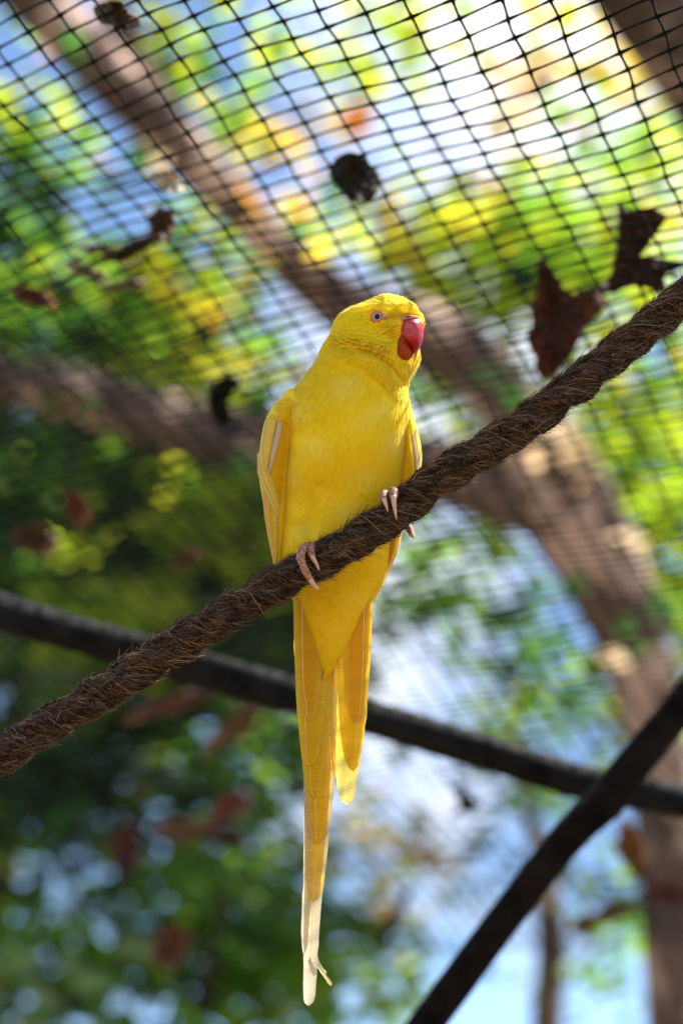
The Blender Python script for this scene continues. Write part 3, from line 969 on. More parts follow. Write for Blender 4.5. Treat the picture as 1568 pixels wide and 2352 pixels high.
for k in range(3):
    ph = 2 * math.pi * k / 3
    s = np.linspace(0, rlen, 2200)
    P, d, ra, bi = strand_frame(s, ph)
    a = np.linspace(0, 2 * math.pi, 18, endpoint=False)
    r = TR * (1 + 0.10 * np.sin(2 * a[None, :] + 410 * s[:, None] + 3 * np.sin(90 * s[:, None])) + 0.05 * np.sin(5 * a[None, :] + 300 * s[:, None]) + 0.05 * np.sin(9 * a[None, :] - 170 * s[:, None] + 2) + 0.05 * rng.normal(size=(2200, 18)))
    v = P[:, None, :] + r[..., None] * (np.cos(a)[None, :, None] * ra[:, None, :] + np.sin(a)[None, :, None] * bi[:, None, :])
    mesh_obj('strand', v.reshape(-1, 3), grid_faces(2200, 18, True), M['rope_core'], rope)

# fibres
NF = 34000
SEG = 5
_rx = proj(rope_path)[0]; _lo, _hi = np.interp([-150, 1720], _rx, np.linspace(0, rlen, NRP))
fs = np.where(rng.uniform(size=NF) < 0.76, rng.uniform(_lo, _hi, NF), rng.uniform(0, rlen, NF)); fp = 2 * math.pi / 3 * rng.integers(0, 3, NF)
fa = rng.uniform(-2.1, 2.1, NF)                 # around the strand, outside only
fl = rng.uniform(14, 58, NF) * PX
loose = rng.uniform(size=NF) < 0.32
swirl = rng.normal(0, 0.5, NF)
lift = np.where(loose, rng.uniform(1, 11, NF) * np.where(rng.uniform(size=NF) < 0.10, 2.4, 1), rng.uniform(-0.5, 2.0, NF)) * PX
curlx = rng.normal(0, 1, NF) * np.where(loose, 8, 2) * PX
tone_b = rng.uniform(size=NF) < 0.15
pts = []
for q in range(SEG):
    u = q / (SEG - 1)
    s = np.clip(fs + (u - 0.5) * fl, 0, rlen)
    P, d, ra, bi = strand_frame(s, fp)
    a = fa + swirl * (u - 0.5) * fl / TR * 1.2
    nn = np.cos(a)[:, None] * ra + np.sin(a)[:, None] * bi
    sd = -np.sin(a)[:, None] * ra + np.cos(a)[:, None] * bi
    h = TR * 1.0 + 0.4 * PX + lift * np.where(loose, u ** 1.6, math.sin(math.pi * u))
    pts.append(P + nn * h[:, None] + sd * (curlx * u * u)[:, None])
pts = np.stack(pts, 1)                          # NF, SEG, 3
tg = pts[:, -1] - pts[:, 0]; tg /= np.linalg.norm(tg, axis=1)[:, None]
ax1 = np.cross(tg, FWD); ax1 /= np.linalg.norm(ax1, axis=1)[:, None]
ax2 = np.cross(tg, ax1)
fr = rng.uniform(0.42, 0.9, NF) * PX * np.where(tone_b, 1.25, 1.0)
prof = np.array([0.9, 1, 1, .9, .35])
V = np.zeros((NF, SEG, 3, 3))
for c_ in range(3):
    a = 2 * math.pi * c_ / 3
    V[:, :, c_] = pts + (fr[:, None] * prof[None, :])[..., None] * (math.cos(a) * ax1 + math.sin(a) * ax2)[:, None, :]
b0 = (np.arange(NF) * SEG * 3)[:, None, None]
gf = grid_faces(SEG, 3, True)[None]
F = (b0 + gf).reshape(-1, 4)
bright = tone_b
tone = np.where(bright, rng.uniform(0.45, 1.0, NF), rng.beta(1.1, 5.0, NF))[:, None]
fc = np.array([0.022, 0.013, 0.008]) * (1 - tone) + np.array([0.34, 0.20, 0.11]) * tone
fc = np.repeat(fc, SEG * 3, 0)
o = mesh_obj('fibres', V.reshape(-1, 3), F, M['fibre'], rope, col=fc)
o['kind'] = 'stuff'

# ------------------------------------------------------------------ parakeet
BODY = np.array([
    (676.5, 885, 893, 2, -8), (678.5, 874, 906, 18, -26), (682, 863, 918, 30, -42), (688, 851, 931, 44, -58), (697, 830, 946, 57, -75), (706, 804, 955, 66, -88), (716, 787, 962.5, 72, -96),
    (728, 775, 969.5, 76, -102), (740, 769, 974.5, 78, -106), (750, 764.5, 972, 79, -108), (765, 760, 963, 79, -110), (785, 748, 958, 80, -112),
    (805, 736, 961, 81, -114), (820, 731, 963, 82, -116), (840, 717, 958, 84, -118), (856, 705, 951, 87, -120), (873, 692, 941, 92, -124),
    (890, 676, 936.5, 98, -128), (905, 662, 938, 104, -132), (923, 652, 942, 109, -136), (950, 650, 944, 115, -142), (1000, 655, 938, 118, -146),
    (1065, 652, 935, 108, -146), (1118, 646, 931, 86, -140), (1160, 643, 926, 64, -134), (1212, 640, 917, 44, -126), (1260, 638, 906, 32, -115),
    (1300, 640, 894, 24, -100), (1340, 655, 880, 20, -84), (1384, 676, 856, 16, -66), (1420, 692, 836, 13, -50), (1460, 711, 815, 11, -36),
    (1500, 729, 789, 9, -24), (1530, 740, 768, 7, -14), (1544, 748, 754, 5, -6)], float)


def brow(y):
    """xl, xr, mid, half at height y"""
    y = np.asarray(y, float)
    xl = np.interp(y, BODY[:, 0], BODY[:, 1]); xr = np.interp(y, BODY[:, 0], BODY[:, 2])
    fo = np.interp(y, BODY[:, 0], BODY[:, 3]); bo = np.interp(y, BODY[:, 0], BODY[:, 4])
    return xl, xr, (fo + bo) / 2, (fo - bo) / 2


def seg_dist(x, y, a, b):
    ax, ay = a; bx, by = b
    t = np.clip(((x - ax) * (bx - ax) + (y - ay) * (by - ay)) / ((bx - ax) ** 2 + (by - ay) ** 2), 0, 1)
    return np.hypot(x - ax - t * (bx - ax), y - ay - t * (by - ay))


def poly_dist(x, y, pts):
    d = np.full(np.shape(x), 1e9)
    for a, b in zip(pts[:-1], pts[1:]): d = np.minimum(d, seg_dist(x, y, a, b))
    return d


def relief(x, y):
    """raised and sunken features on the front of the bird, in picture units"""
    z = np.zeros(np.shape(x))
    z -= 9 * np.exp(-(poly_dist(x, y, [(884, 731), (905, 733), (945, 728)]) / 5.5) ** 2)            # below the brow
    z += 6 * np.exp(-(poly_dist(x, y, [(860, 706), (900, 712), (945, 712), (966, 726)]) / 12) ** 2)   # brow
    z += 9 * np.exp(-(poly_dist(x, y, [(812, 768), (850, 786), (886, 795)]) / 17) ** 2)              # cheek
    z -= 10 * np.exp(-(poly_dist(x, y, [(770, 792), (815, 806), (850, 806), (882, 822), (905, 848), (932, 884)]) / 8) ** 2)  # throat fold
    z += 7 * np.exp(-(poly_dist(x, y, [(740, 830), (800, 822), (850, 835), (885, 865), (915, 905)]) / 14) ** 2)
    z -= 4 * np.exp(-(poly_dist(x, y, [(884, 752), (905, 762), (900, 778)]) / 9) ** 2)
    z -= 7 * np.exp(-(((x - 864) / 15) ** 2 + ((y - 728.5) / 13) ** 2))                               # eye socket
    z += 3.0 * np.sin(x * 0.021 + y * 0.013 + 1) * np.sin(y * 0.027 - x * 0.008) * smoothstep(y, 860, 930) * (1 - smoothstep(y, 1250, 1350))
    z -= 5 * np.exp(-(poly_dist(x, y, [(700, 1290), (720, 1200), (735, 1120)]) / 16) ** 2)            # thigh hollow
    z += 4 * np.exp(-(poly_dist(x, y, [(672, 1270), (680, 1190)]) / 22) ** 2)
    z += 1.6 * np.sin(x * 0.11 + 2.2 * np.sin(y * 0.05)) * np.sin(y * 0.16 + 0.04 * x) * (1 - smoothstep(y, 820, 900))
    cw = np.exp(-(((x - 896) / 20) ** 2 + ((y - 764) / 17) ** 2))
    z += 5.0 * cw * np.sin((y * 0.92 + x * 0.38 + 2 * np.sin(x * 0.12)) * 2 * math.pi / 6.5)
    cw = np.exp(-(poly_dist(x, y, [(775, 780), (812, 785), (850, 792), (880, 806)]) / 15) ** 2)
    z += 4.0 * cw * np.sin((y * 0.95 - x * 0.30 + 3 * np.sin(x * 0.06)) * 2 * math.pi / 9)
    return z


def surf(x, y):
    """front surface of the body at picture position -> units in front of the bird plane"""
    xl, xr, mid, half = brow(y)
    u = np.clip((np.asarray(x, float) - (xl + xr) / 2) / ((xr - xl) / 2), -0.995, 0.995)
    return mid + half * np.sqrt(1 - u * u) + relief(x, y)


def body_pt(y, th):
    """th = 0 left edge, pi/2 front, pi right edge, 3pi/2 back"""
    xl, xr, mid, half = brow(y)
    x = (xl + xr) / 2 - np.cos(th) * (xr - xl) / 2
    sn = np.sin(th)
    off = mid + half * sn + np.where(sn > 0, relief(x, y) * np.clip(sn * 2.2, 0, 1), 0)
    return x, y + 0 * x, off


def b3(y, th):
    x, yy, off = body_pt(y, th)
    return W(x, yy, off)


par_o = W(800, 1235, 60)
par = empty('parakeet', par_o, 'bright yellow parakeet with red beak perched on the hairy rope', 'parakeet')

NC = 220
th = np.linspace(0, 2 * math.pi, NC, endpoint=False)
_g = np.arange(676.5, 1544.01, 1.0)
_cols = list(brow(_g))
_k = np.exp(-0.5 * (np.arange(-14, 15) / 5.0) ** 2); _k /= _k.sum()
_keep = smoothstep(_g, 684, 712)
for _i in range(4):
    _s = np.convolve(np.pad(_cols[_i], 14, 'reflect', reflect_type='odd'), _k, 'valid')
    _cols[_i] = _cols[_i] * (1 - _keep) + _s * _keep
    if _i >= 2:
        _k2 = np.exp(-0.5 * (np.arange(-75, 76) / 26.0) ** 2); _k2 /= _k2.sum()
        _s = np.convolve(np.pad(_cols[_i], 75, 'reflect', reflect_type='odd'), _k2, 'valid')
        _w = smoothstep(_g, 880, 930) * (1 - smoothstep(_g, 1480, 1530))
        _cols[_i] = _cols[_i] * (1 - _w) + _s * _w
BODY = np.stack([_g, _cols[0], _cols[1], _cols[2] + _cols[3], _cols[2] - _cols[3]], 1)
yy = rows = np.concatenate([676.5 + (690 - 676.5) * np.linspace(0, 1, 14) ** 1.6, np.arange(691.5, 860, 1.5), np.arange(861, 1544, 3.5), [1544]])
V = b3(np.repeat(yy, NC), np.tile(th, len(yy)))
F = grid_faces(len(yy), NC, True).tolist()
n0 = len(V)
V = np.vstack([V, W(889, 675.8, -3), W(751, 1546, 0)])
last = (len(yy) - 1) * NC
for j in range(NC):
    F.append([n0, j, (j + 1) % NC]); F.append([n0 + 1, last + (j + 1) % NC, last + j])

Y_A = np.array([0.93, 0.67, 0.008]); Y_B = np.array([0.86, 0.53, 0.004]); Y_C = np.array([0.94, 0.73, 0.08]); Y_H = np.array([0.94, 0.71, 0.006])


def plum_col(x, y, r):
    """plumage pigment: warmer on the belly and under the tail, paler streaks on throat and breast"""
    w = smoothstep(y, 1180, 1420)[..., None]
    c = Y_A * (1 - w) + Y_B * w
    h = (1 - smoothstep(y, 790, 860))[..., None]
    c = c * (1 - h) + Y_H * h
    s = np.clip(0.75 * np.sin(x * 0.035 + 1.3 * np.sin(y * 0.02)) * np.sin(y * 0.045 + 0.5 * np.sin(x * 0.03)) + r * 0.55, 0, 1)[..., None]
    s = s * (1 - 0.7 * h) * (1 - 0.8 * w)
    return c * (1 - s) + Y_C * s


px_, py_, _ = proj(V)
bc = plum_col(px_, py_, np.zeros(len(V)))
mesh_obj('body', V, F, M['plumage'], par, col=bc)

# soft contour feathers over the body
def plumes(n, ylo, yhi, Lr, wr, lift, seed, pw=1.0):
    r = np.random.default_rng(seed)
    ya = np.linspace(ylo, yhi, 400)
    xl, xr, _, _ = brow(ya)
    cdf = np.cumsum(xr - xl); cdf /= cdf[-1]
    y = np.interp(r.uniform(size=n), cdf, ya)
    # even over the visible front, some round the edges
    thh = np.where(r.uniform(size=n) < 0.8, np.arccos(np.clip(r.uniform(-1, 1, n), -1, 1)), r.uniform(-0.5, math.pi + 0.5, n))
    x, _, off = body_pt(y, thh)
    p = W(x, y, off)
    e = 1.0
    pt = b3(y, thh + 0.01); pd = b3(np.minimum(y + e, 1543.9), thh)
    ta = pt - p; tb_ = pd - p
    nr = np.cross(ta, tb_); nr /= np.linalg.norm(nr, axis=1)[:, None] + 1e-12
    ctr = W((brow(y)[0] + brow(y)[1]) / 2, y, brow(y)[2])
    sg = np.sign(((p - ctr) * nr).sum(1)); nr *= sg[:, None]
    down = tb_ / (np.linalg.norm(tb_, axis=1)[:, None] + 1e-12)
    bk = W(938, 752, 60)
    rad = p - bk; rad -= nr * (rad * nr).sum(1)[:, None]; rad /= np.linalg.norm(rad, axis=1)[:, None] + 1e-12
    w = smoothstep(y, 800, 880)[:, None]
    # belly feathers comb slightly outwards
    lat = np.sign(np.cos(thh))[:, None] * RIGHT * -0.15 * np.abs(np.cos(thh))[:, None]
    d = rad * (1 - w) + (down + lat) * w + 0.13 * r.normal(size=(n, 3))
    d -= nr * (d * nr).sum(1)[:, None]; d /= np.linalg.norm(d, axis=1)[:, None] + 1e-12
    sd = np.cross(nr, d)
    L = r.uniform(*Lr, n)[:, None] * PX; wd = r.uniform(*wr, n)[:, None] * PX
    lf = r.uniform(*lift, n)[:, None] * PX
    keep = np.hypot((x - np.where(x > 866, 872, 864)) / np.where(x > 866, 27, 16), (y - 728.5) / 15) > 1.0
    keep &= ~((x > 915) & (y > 731) & (y < 800) & (thh < 2.9) & (thh > 0)) | (y < 731)
    keep &= ~((np.hypot((x - 896) / 22, (y - 764) / 17) < 1) & (r.uniform(size=n) < 0.75))
    keep &= ~((x > 911) & (x < 950) & (y > 790) & (y < 820))
    v = np.stack([p - sd * wd * .5 - nr * PX * .5, p + sd * wd * .5 - nr * PX * .5, p + d * L * .55 + sd * wd * .5 + nr * lf * .75,
                  p + d * L * .55 - sd * wd * .5 + nr * lf * .75, p + d * L + nr * lf * 0.8], 1)[keep]
    m_ = len(v)
    c = plum_col(x, y, 0.35 * r.normal(size=n))[keep] * r.uniform(0.95, 1.03, (m_, 1))
    c = np.repeat(c[:, None, :], 5, 1).reshape(-1, 3)
    b0 = (np.arange(m_) * 5)[:, None]
    f = (b0 + np.array([[0, 1, 2, 3]])).tolist() + (b0 + np.array([[3, 2, 4]])).tolist()
    return v.reshape(-1, 3), f, c


mb = MB()
for args in [(13000, 677, 850, (7, 17), (1.4, 3.0), (0.8, 3.4), 21), (26000, 840, 1390, (14, 30), (1.3, 2.6), (0.2, 1.2), 22),
             (7000, 1350, 1543, (14, 30), (1.2, 2.6), (0.2, 1.0), 23), (2600, 690, 900, (12, 24), (1.3, 2.6), (2.2, 6), 24)]:
    v, f, c = plumes(*args)
    mb.add(v, f, c)


def tips(n, ylo, yhi, seed):
    """broad rounded feather tips that overlap like soft tiles"""
    r = np.random.default_rng(seed)
    y = r.uniform(ylo, yhi, n) - 0.0
    y = np.sort(y)[::-1]
    thh = np.arccos(np.clip(r.uniform(-0.97, 0.97, n), -1, 1))
    x, _, off = body_pt(y, thh)
    L = r.uniform(22, 36, n); w = r.uniform(9, 15, n)
    V, C = [], []
    us = [(-.75, 0), (-1, .45), (-.85, .78), (-.45, .97), (0, 1.02), (.45, .97), (.85, .78), (1, .45), (.75, 0), (0, .5)]
    ang = 0.12 * r.normal(size=n) + 0.10 * np.cos(thh)
    base = plum_col(x, y, 0.1 * r.normal(size=n)) * r.uniform(0.98, 1.02, (n, 1))
    for (a, b) in us:
        px = x + a * w * np.cos(ang) + b * L * np.sin(ang); py = np.minimum(y + b * L * np.cos(ang) - a * w * np.sin(ang), 1540)
        xl, xr, _, _ = brow(py)
        px = np.clip(px, xl + 1, xr - 1)
        V.append(W(px, py, surf(px, py) + 0.1 + 0.75 * b * (1 - 0.35 * abs(a))))
        C.append(base * (1.0 + 0.05 * (b > .7)) + np.array([0, 0.01, 0.01]) * (b > .7))
    V = np.stack(V, 1).reshape(-1, 3); C = np.clip(np.stack(C, 1).reshape(-1, 3), 0, 1)
    b0 = (np.arange(n) * 10)[:, None]
    f = []
    for k in range(8): f += (b0 + np.array([[9, k + 1, k]])).tolist()
    f += (b0 + np.array([[9, 0, 8]])).tolist()
    return V, f, C


v, f, c = tips(1500, 850, 1480, 77)
mb.add(v, f, c)
o = mb.build('contour_feathers', M['plumage'], par)
o['kind'] = 'stuff'


# beak
def row_loft(tab, n, nc, colf=None, exp=1.0):
    """rows y, xl, xr, mid, half -> closed rounded solid"""
    tab = np.asarray(tab, float)
    q = resample(tab[:, [0, 0, 1, 2, 3, 4]], n)[:, 1:]
    t = np.linspace(0, 2 * math.pi, nc, endpoint=False)
    x = (q[:, 1] + q[:, 2])[:, None] / 2 - np.cos(t)[None] * (q[:, 2] - q[:, 1])[:, None] / 2
    s = np.sin(t); s = np.sign(s) * np.abs(s) ** exp
    off = q[:, 3][:, None] + q[:, 4][:, None] * s[None]
    y = np.repeat(q[:, 0][:, None], nc, 1)
    v = W(x.ravel(), y.ravel(), off.ravel())
    f = grid_faces(n, nc, True).tolist()
    f.append(list(range(nc))); f.append(list(range((n - 1) * nc, n * nc))[::-1])
    return v, f, x.ravel(), y.ravel(), off.ravel()


ub = [(730, 936, 960, 42, 20), (737, 922, 967, 42, 34), (748, 917, 971, 43, 40), (762, 917, 972.3, 44, 41), (774, 921, 971.8, 45, 40), (783, 929, 970, 47, 36), (790, 938, 968, 49, 30), (799, 944, 963.5, 50, 22), (808, 948, 959.5, 50, 14), (815, 951, 957, 49, 8), (820, 953.5, 955, 48, 3)]
v, f, x, y, o_ = row_loft(ub, 48, 40)
red = np.array([0.50, 0.012, 0.020]); pink = np.array([0.46, 0.075, 0.09]); deep = np.array([0.38, 0.004, 0.006]); tipc = np.array([0.50, 0.16, 0.10])
w1 = np.exp(-(((x - 940) / 20) ** 2 + ((y - 752) / 20) ** 2))[:, None]; w2 = smoothstep(y, 765, 790)[:, None]; w3 = smoothstep(y, 800, 814)[:, None]
cb = red * (1 - w2) + deep * w2; cb = cb * (1 - 0.85 * w1) + pink * 0.85 * w1; cb = cb * (1 - w3) + tipc * w3
beak = mesh_obj('upper_beak', v, f, M['upper_beak'], par, col=cb)
lb = [(768, 919, 930, 46, 20), (776, 914.5, 936, 46, 25), (783, 910.5, 939, 45, 27), (790, 907, 942, 44, 28), (798, 904, 946, 44, 29), (807, 903.5, 949, 44, 29), (815, 907, 948.5, 44, 27), (823, 914, 943, 43, 20), (829, 922, 932, 42, 8)]
v, f, *_ = row_loft(lb, 30, 32)
mesh_obj('lower_beak', v, f, M['lower_beak'], par)
cpath = resample([(918, 741, 58), (928, 731, 66), (940, 728, 66), (953, 729.5, 60), (964, 735, 50)], 20)
v, f = tube(W(cpath[:, 0], cpath[:, 1], cpath[:, 2]), np.interp(np.linspace(0, 1, 20), [0, .3, .8, 1], [2, 4.6, 4.4, 2]) * PX, 10)
mesh_obj('cere', v, f, M['cere'], par)
v, f = tube(W(np.array([930., 936, 941]), np.array([728.5, 727, 727.5]), np.array([70., 70.6, 70])), np.array([1.2, 1.8, 1.2]) * PX, 8)
mesh_obj('nostril', v, f, M['pupil'], par)

# eye
ex, ey = 864.5, 728.5
eo = float(surf(ex, ey))
ec = W(ex, ey, eo - 2.5)
gx1 = W(ex + 6, ey, surf(ex + 14, ey) * .5 + surf(ex + 6, ey) * .5) - W(ex - 6, ey, surf(ex - 14, ey) * .5 + surf(ex - 6, ey) * .5)
enrm = -FWD * 0.97 + RIGHT * 0.10 + UPV * 0.02
enrm /= np.linalg.norm(enrm)
ea = RIGHT - enrm * (RIGHT @ enrm); ea /= np.linalg.norm(ea); eb = np.cross(enrm, ea)
eb = eb if eb @ UPV > 0 else -eb


def dome(cen, r, h, zoff, n=10, ns=28, rin=0.0, ell=1.0):
    V, F = [], []
    for k in range(n + 1):
        q = rin + (1 - rin) * k / n
        for j in range(ns):
            a = 2 * math.pi * j / ns
            V.append(cen + (ea * math.cos(a) + eb * math.sin(a) * ell) * r * q + enrm * (zoff + h * math.sqrt(max(0, 1 - q * q))))
    F = grid_faces(n + 1, ns, True).tolist()
    if rin == 0: F.append(list(range(ns)))
    return np.array(V), F


v, f = dome(ec, 10.6 * PX, 6 * PX, 6.4 * PX)
eye = mesh_obj('eye', v, f, M['iris'], par)
v, f = dome(ec, 6.8 * PX, 3.4 * PX, 10.2 * PX)
mesh_obj('pupil', v, f, M['pupil'], eye)
# ring: a soft torus slightly pointed towards the beak
ring = []
for j in range(40):
    a = 2 * math.pi * j / 40
    rr_ = 12.6 * PX
    ring.append(ec + ea * math.cos(a) * rr_ * (1.05 if math.cos(a) > 0 else 1.0) + eb * math.sin(a) * rr_ * 0.98 + enrm * 8.0 * PX)
ring = np.array(ring + ring[:2])
v, f = tube(ring, 3.2 * PX * (1 + 0.12 * np.sin(np.arange(42) * 2.1)), 10, False)
mesh_obj('eye_ring', v, f, M['eye_ring'], par)
pq = resample([(878, 728, 0), (884, 727, 0), (891, 729, 0)], 10)
v, f = tube(W(pq[:, 0], pq[:, 1], surf(pq[:, 0], pq[:, 1]) + 3), np.array([3, 4.5, 5, 5, 5, 4.6, 4, 3.2, 2.2, 1]) * PX, 10)
mesh_obj('bare_skin', v, f, M['cere'], par)


# ------------------------------------------------------------------ feathers
CREAM = np.array([0.66, 0.53, 0.27]); PALE = np.array([0.74, 0.67, 0.49]); TAILY = np.array([0.84, 0.53, 0.014]); TAILO = np.array([0.80, 0.455, 0.008]); LEMON = np.array([0.80, 0.62, 0.05]); SOFT = np.array([0.78, 0.60, 0.14])


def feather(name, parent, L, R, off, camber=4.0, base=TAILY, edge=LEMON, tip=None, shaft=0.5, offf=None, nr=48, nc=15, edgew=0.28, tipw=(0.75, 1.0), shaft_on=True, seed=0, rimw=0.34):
    """vane between a left and a right outline (picture units), bowed, with a raised shaft"""
    r = np.random.default_rng(seed + 500)
    t = 1 - (1 - np.linspace(0, 1, nr)) ** 2.6       # rows crowd towards the rounded tip
    Lq = resample(L, nr, t); Rq = resample(R, nr, t)
    ragged = np.random.default_rng(seed + 900).normal(0, 0.55, (2, nr)) * np.minimum(1, (1 - t) * 8)
    Lq = Lq + np.stack([ragged[0], 0 * t], 1); Rq = Rq + np.stack([ragged[1], 0 * t], 1)
    s = np.concatenate([[0, 0.03, 0.07], np.linspace(0.15, 0.85, nc - 6), [0.93, 0.97, 1]])
    X = Lq[:, None, 0] * (1 - s)[None] + Rq[:, None, 0] * s[None]
    Yy = Lq[:, None, 1] * (1 - s)[None] + Rq[:, None, 1] * s[None]
    u = 2 * s - 1
    if offf is None:
        O = np.interp(t, np.linspace(0, 1, len(np.atleast_1d(off))), np.atleast_1d(off))[:, None] + camber * (1 - u ** 2)[None]
    else:
        O = offf(X, Yy) + off + camber * (1 - u ** 2)[None]
    O = O + 0.35 * np.sin(t * 40 + seed)[:, None] * np.abs(u)[None] ** 3
    V = W(X.ravel(), Yy.ravel(), O.ravel())
    F = grid_faces(nr, nc)
    ew = smoothstep(np.abs(u), 1 - 2 * edgew, 1.0)[None] * np.ones((nr, 1))
    c = base[None, None] * (1 - ew[..., None]) + edge[None, None] * ew[..., None]
    if tip is not None:
        tw = smoothstep(t, *tipw)[:, None, None]
        c = c * (1 - tw) + tip * tw
    shade = np.maximum(smoothstep(np.abs(u), 0.90, 1.0)[None] * 0.55, smoothstep(t, 0.985, 1.0)[:, None])[..., None] * rimw  # overlap shadows painted as thin dark lines along rim and tip
    c = c * (1 - shade) + c * np.array([0.52, 0.44, 0.5]) * shade
    c = c * (1 + 0.03 * r.normal(size=(nr, 1, 1)))
    uv = np.stack([np.tile(s, nr), np.repeat(t, nc)], 1)
    mats = [M['vane'], M['shaft']]
    VV = [V]; CC = [c.reshape(-1, 3)]; UV = [uv]; FF = F.tolist(); mi = [0] * len(FF)
    if shaft_on:
        k0 = len(V)
        ks = slice(0, int(nr * 0.80))
        i0 = int(np.clip(np.searchsorted(s, shaft) - 1, 0, nc - 2)); w = (shaft - s[i0]) / (s[i0 + 1] - s[i0])
        path = (V.reshape(nr, nc, 3)[ks, i0] * (1 - w) + V.reshape(nr, nc, 3)[ks, min(i0 + 1, nc - 1)] * w) - FWD * 0.3 * PX
        rad = np.linspace(0.85, 0.35, len(path)) * PX
        v2, f2 = tube(path, rad, 5, True)
        VV.append(v2); CC.append(np.tile(CREAM, (len(v2), 1))); UV.append(np.zeros((len(v2), 2)))
        FF += [[i + k0 for i in q] for q in f2]; mi += [1] * len(f2)
    o = mesh_obj(name, np.vstack(VV), FF, None, parent, col=np.vstack(CC), uv=np.vstack(UV), mats=mats, midx=mi)
    return o


# tail: outer short feathers lie in front of the long central ones
tail = empty('tail', (0, 0, 0))
tail.parent = par
tail.location = tuple(W(760, 1400, -10) - par_o)
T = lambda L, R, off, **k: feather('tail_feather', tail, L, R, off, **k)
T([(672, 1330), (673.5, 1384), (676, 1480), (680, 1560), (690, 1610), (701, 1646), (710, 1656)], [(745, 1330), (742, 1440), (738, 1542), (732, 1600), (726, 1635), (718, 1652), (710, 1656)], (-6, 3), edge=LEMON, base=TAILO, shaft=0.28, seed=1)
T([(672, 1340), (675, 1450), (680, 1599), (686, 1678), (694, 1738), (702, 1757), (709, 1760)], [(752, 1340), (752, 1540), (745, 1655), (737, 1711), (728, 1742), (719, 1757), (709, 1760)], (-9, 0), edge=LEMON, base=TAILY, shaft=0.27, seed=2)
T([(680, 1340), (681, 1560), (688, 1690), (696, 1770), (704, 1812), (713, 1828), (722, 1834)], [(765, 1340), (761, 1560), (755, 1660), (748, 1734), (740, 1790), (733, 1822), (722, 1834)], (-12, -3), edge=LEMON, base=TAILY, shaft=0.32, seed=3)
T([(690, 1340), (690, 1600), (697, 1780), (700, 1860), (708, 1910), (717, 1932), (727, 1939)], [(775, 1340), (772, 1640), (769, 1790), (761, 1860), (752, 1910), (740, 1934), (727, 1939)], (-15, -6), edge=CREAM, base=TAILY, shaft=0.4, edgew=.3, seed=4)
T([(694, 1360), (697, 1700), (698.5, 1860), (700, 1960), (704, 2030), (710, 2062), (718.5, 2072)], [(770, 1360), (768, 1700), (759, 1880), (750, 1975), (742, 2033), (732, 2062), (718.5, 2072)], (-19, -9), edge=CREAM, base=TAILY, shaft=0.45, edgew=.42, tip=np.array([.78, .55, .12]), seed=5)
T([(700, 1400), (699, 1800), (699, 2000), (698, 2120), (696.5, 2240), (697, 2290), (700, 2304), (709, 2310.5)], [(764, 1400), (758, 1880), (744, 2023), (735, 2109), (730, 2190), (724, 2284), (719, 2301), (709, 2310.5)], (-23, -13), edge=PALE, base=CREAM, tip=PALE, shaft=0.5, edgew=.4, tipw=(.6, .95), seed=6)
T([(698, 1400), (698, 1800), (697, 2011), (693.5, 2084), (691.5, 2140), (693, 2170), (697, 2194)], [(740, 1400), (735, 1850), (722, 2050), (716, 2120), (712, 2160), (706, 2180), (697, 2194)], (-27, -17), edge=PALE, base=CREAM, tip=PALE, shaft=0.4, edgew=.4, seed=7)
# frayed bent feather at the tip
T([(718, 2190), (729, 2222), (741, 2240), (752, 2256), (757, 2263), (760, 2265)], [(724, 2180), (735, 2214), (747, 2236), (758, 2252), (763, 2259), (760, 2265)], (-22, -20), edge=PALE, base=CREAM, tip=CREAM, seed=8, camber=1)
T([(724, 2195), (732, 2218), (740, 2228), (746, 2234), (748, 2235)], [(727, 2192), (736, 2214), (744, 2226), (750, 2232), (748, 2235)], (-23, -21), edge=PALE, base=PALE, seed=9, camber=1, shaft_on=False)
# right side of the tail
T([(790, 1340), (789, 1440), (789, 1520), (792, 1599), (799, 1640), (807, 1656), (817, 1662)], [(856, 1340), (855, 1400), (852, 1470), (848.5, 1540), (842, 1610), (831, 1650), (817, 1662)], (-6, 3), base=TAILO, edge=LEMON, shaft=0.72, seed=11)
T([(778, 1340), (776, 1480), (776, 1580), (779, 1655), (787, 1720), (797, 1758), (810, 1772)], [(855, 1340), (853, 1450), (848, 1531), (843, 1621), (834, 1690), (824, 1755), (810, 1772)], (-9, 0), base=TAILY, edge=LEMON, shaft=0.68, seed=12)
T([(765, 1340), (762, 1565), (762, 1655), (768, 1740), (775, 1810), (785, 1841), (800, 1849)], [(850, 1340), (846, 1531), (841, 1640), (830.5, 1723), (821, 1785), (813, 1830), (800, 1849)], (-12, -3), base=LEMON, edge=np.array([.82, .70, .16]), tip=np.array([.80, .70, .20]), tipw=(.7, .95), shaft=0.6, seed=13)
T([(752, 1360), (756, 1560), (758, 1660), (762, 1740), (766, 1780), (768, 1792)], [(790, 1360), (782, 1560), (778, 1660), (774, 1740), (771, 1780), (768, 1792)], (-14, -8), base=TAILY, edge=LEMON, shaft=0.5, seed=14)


# ------------------------------------------------------------------ wings
def wing_rows(tab):
    tab = np.asarray(tab, float)
    return lambda y: tuple(np.interp(y, tab[:, 0], tab[:, k]) for k in range(1, 5))


LWT = [(893, 664, 676, 20, 10), (905, 652, 694, 14, 32), (920, 638, 702, 6, 50), (937, 624, 700, -2, 58), (968, 608, 692, -8, 60), (999, 601, 684, -10, 58), (1043, 595, 676, -12, 56), (1071, 591, 672, -14, 54), (1099, 595, 668, -16, 50), (1149, 603, 661, -20, 42),
       (1209, 611, 654, -24, 34), (1256, 620, 648, -28, 28), (1300, 630, 643, -30, 18), (1312, 633, 637, -30, 8)]
lwf = wing_rows(LWT)


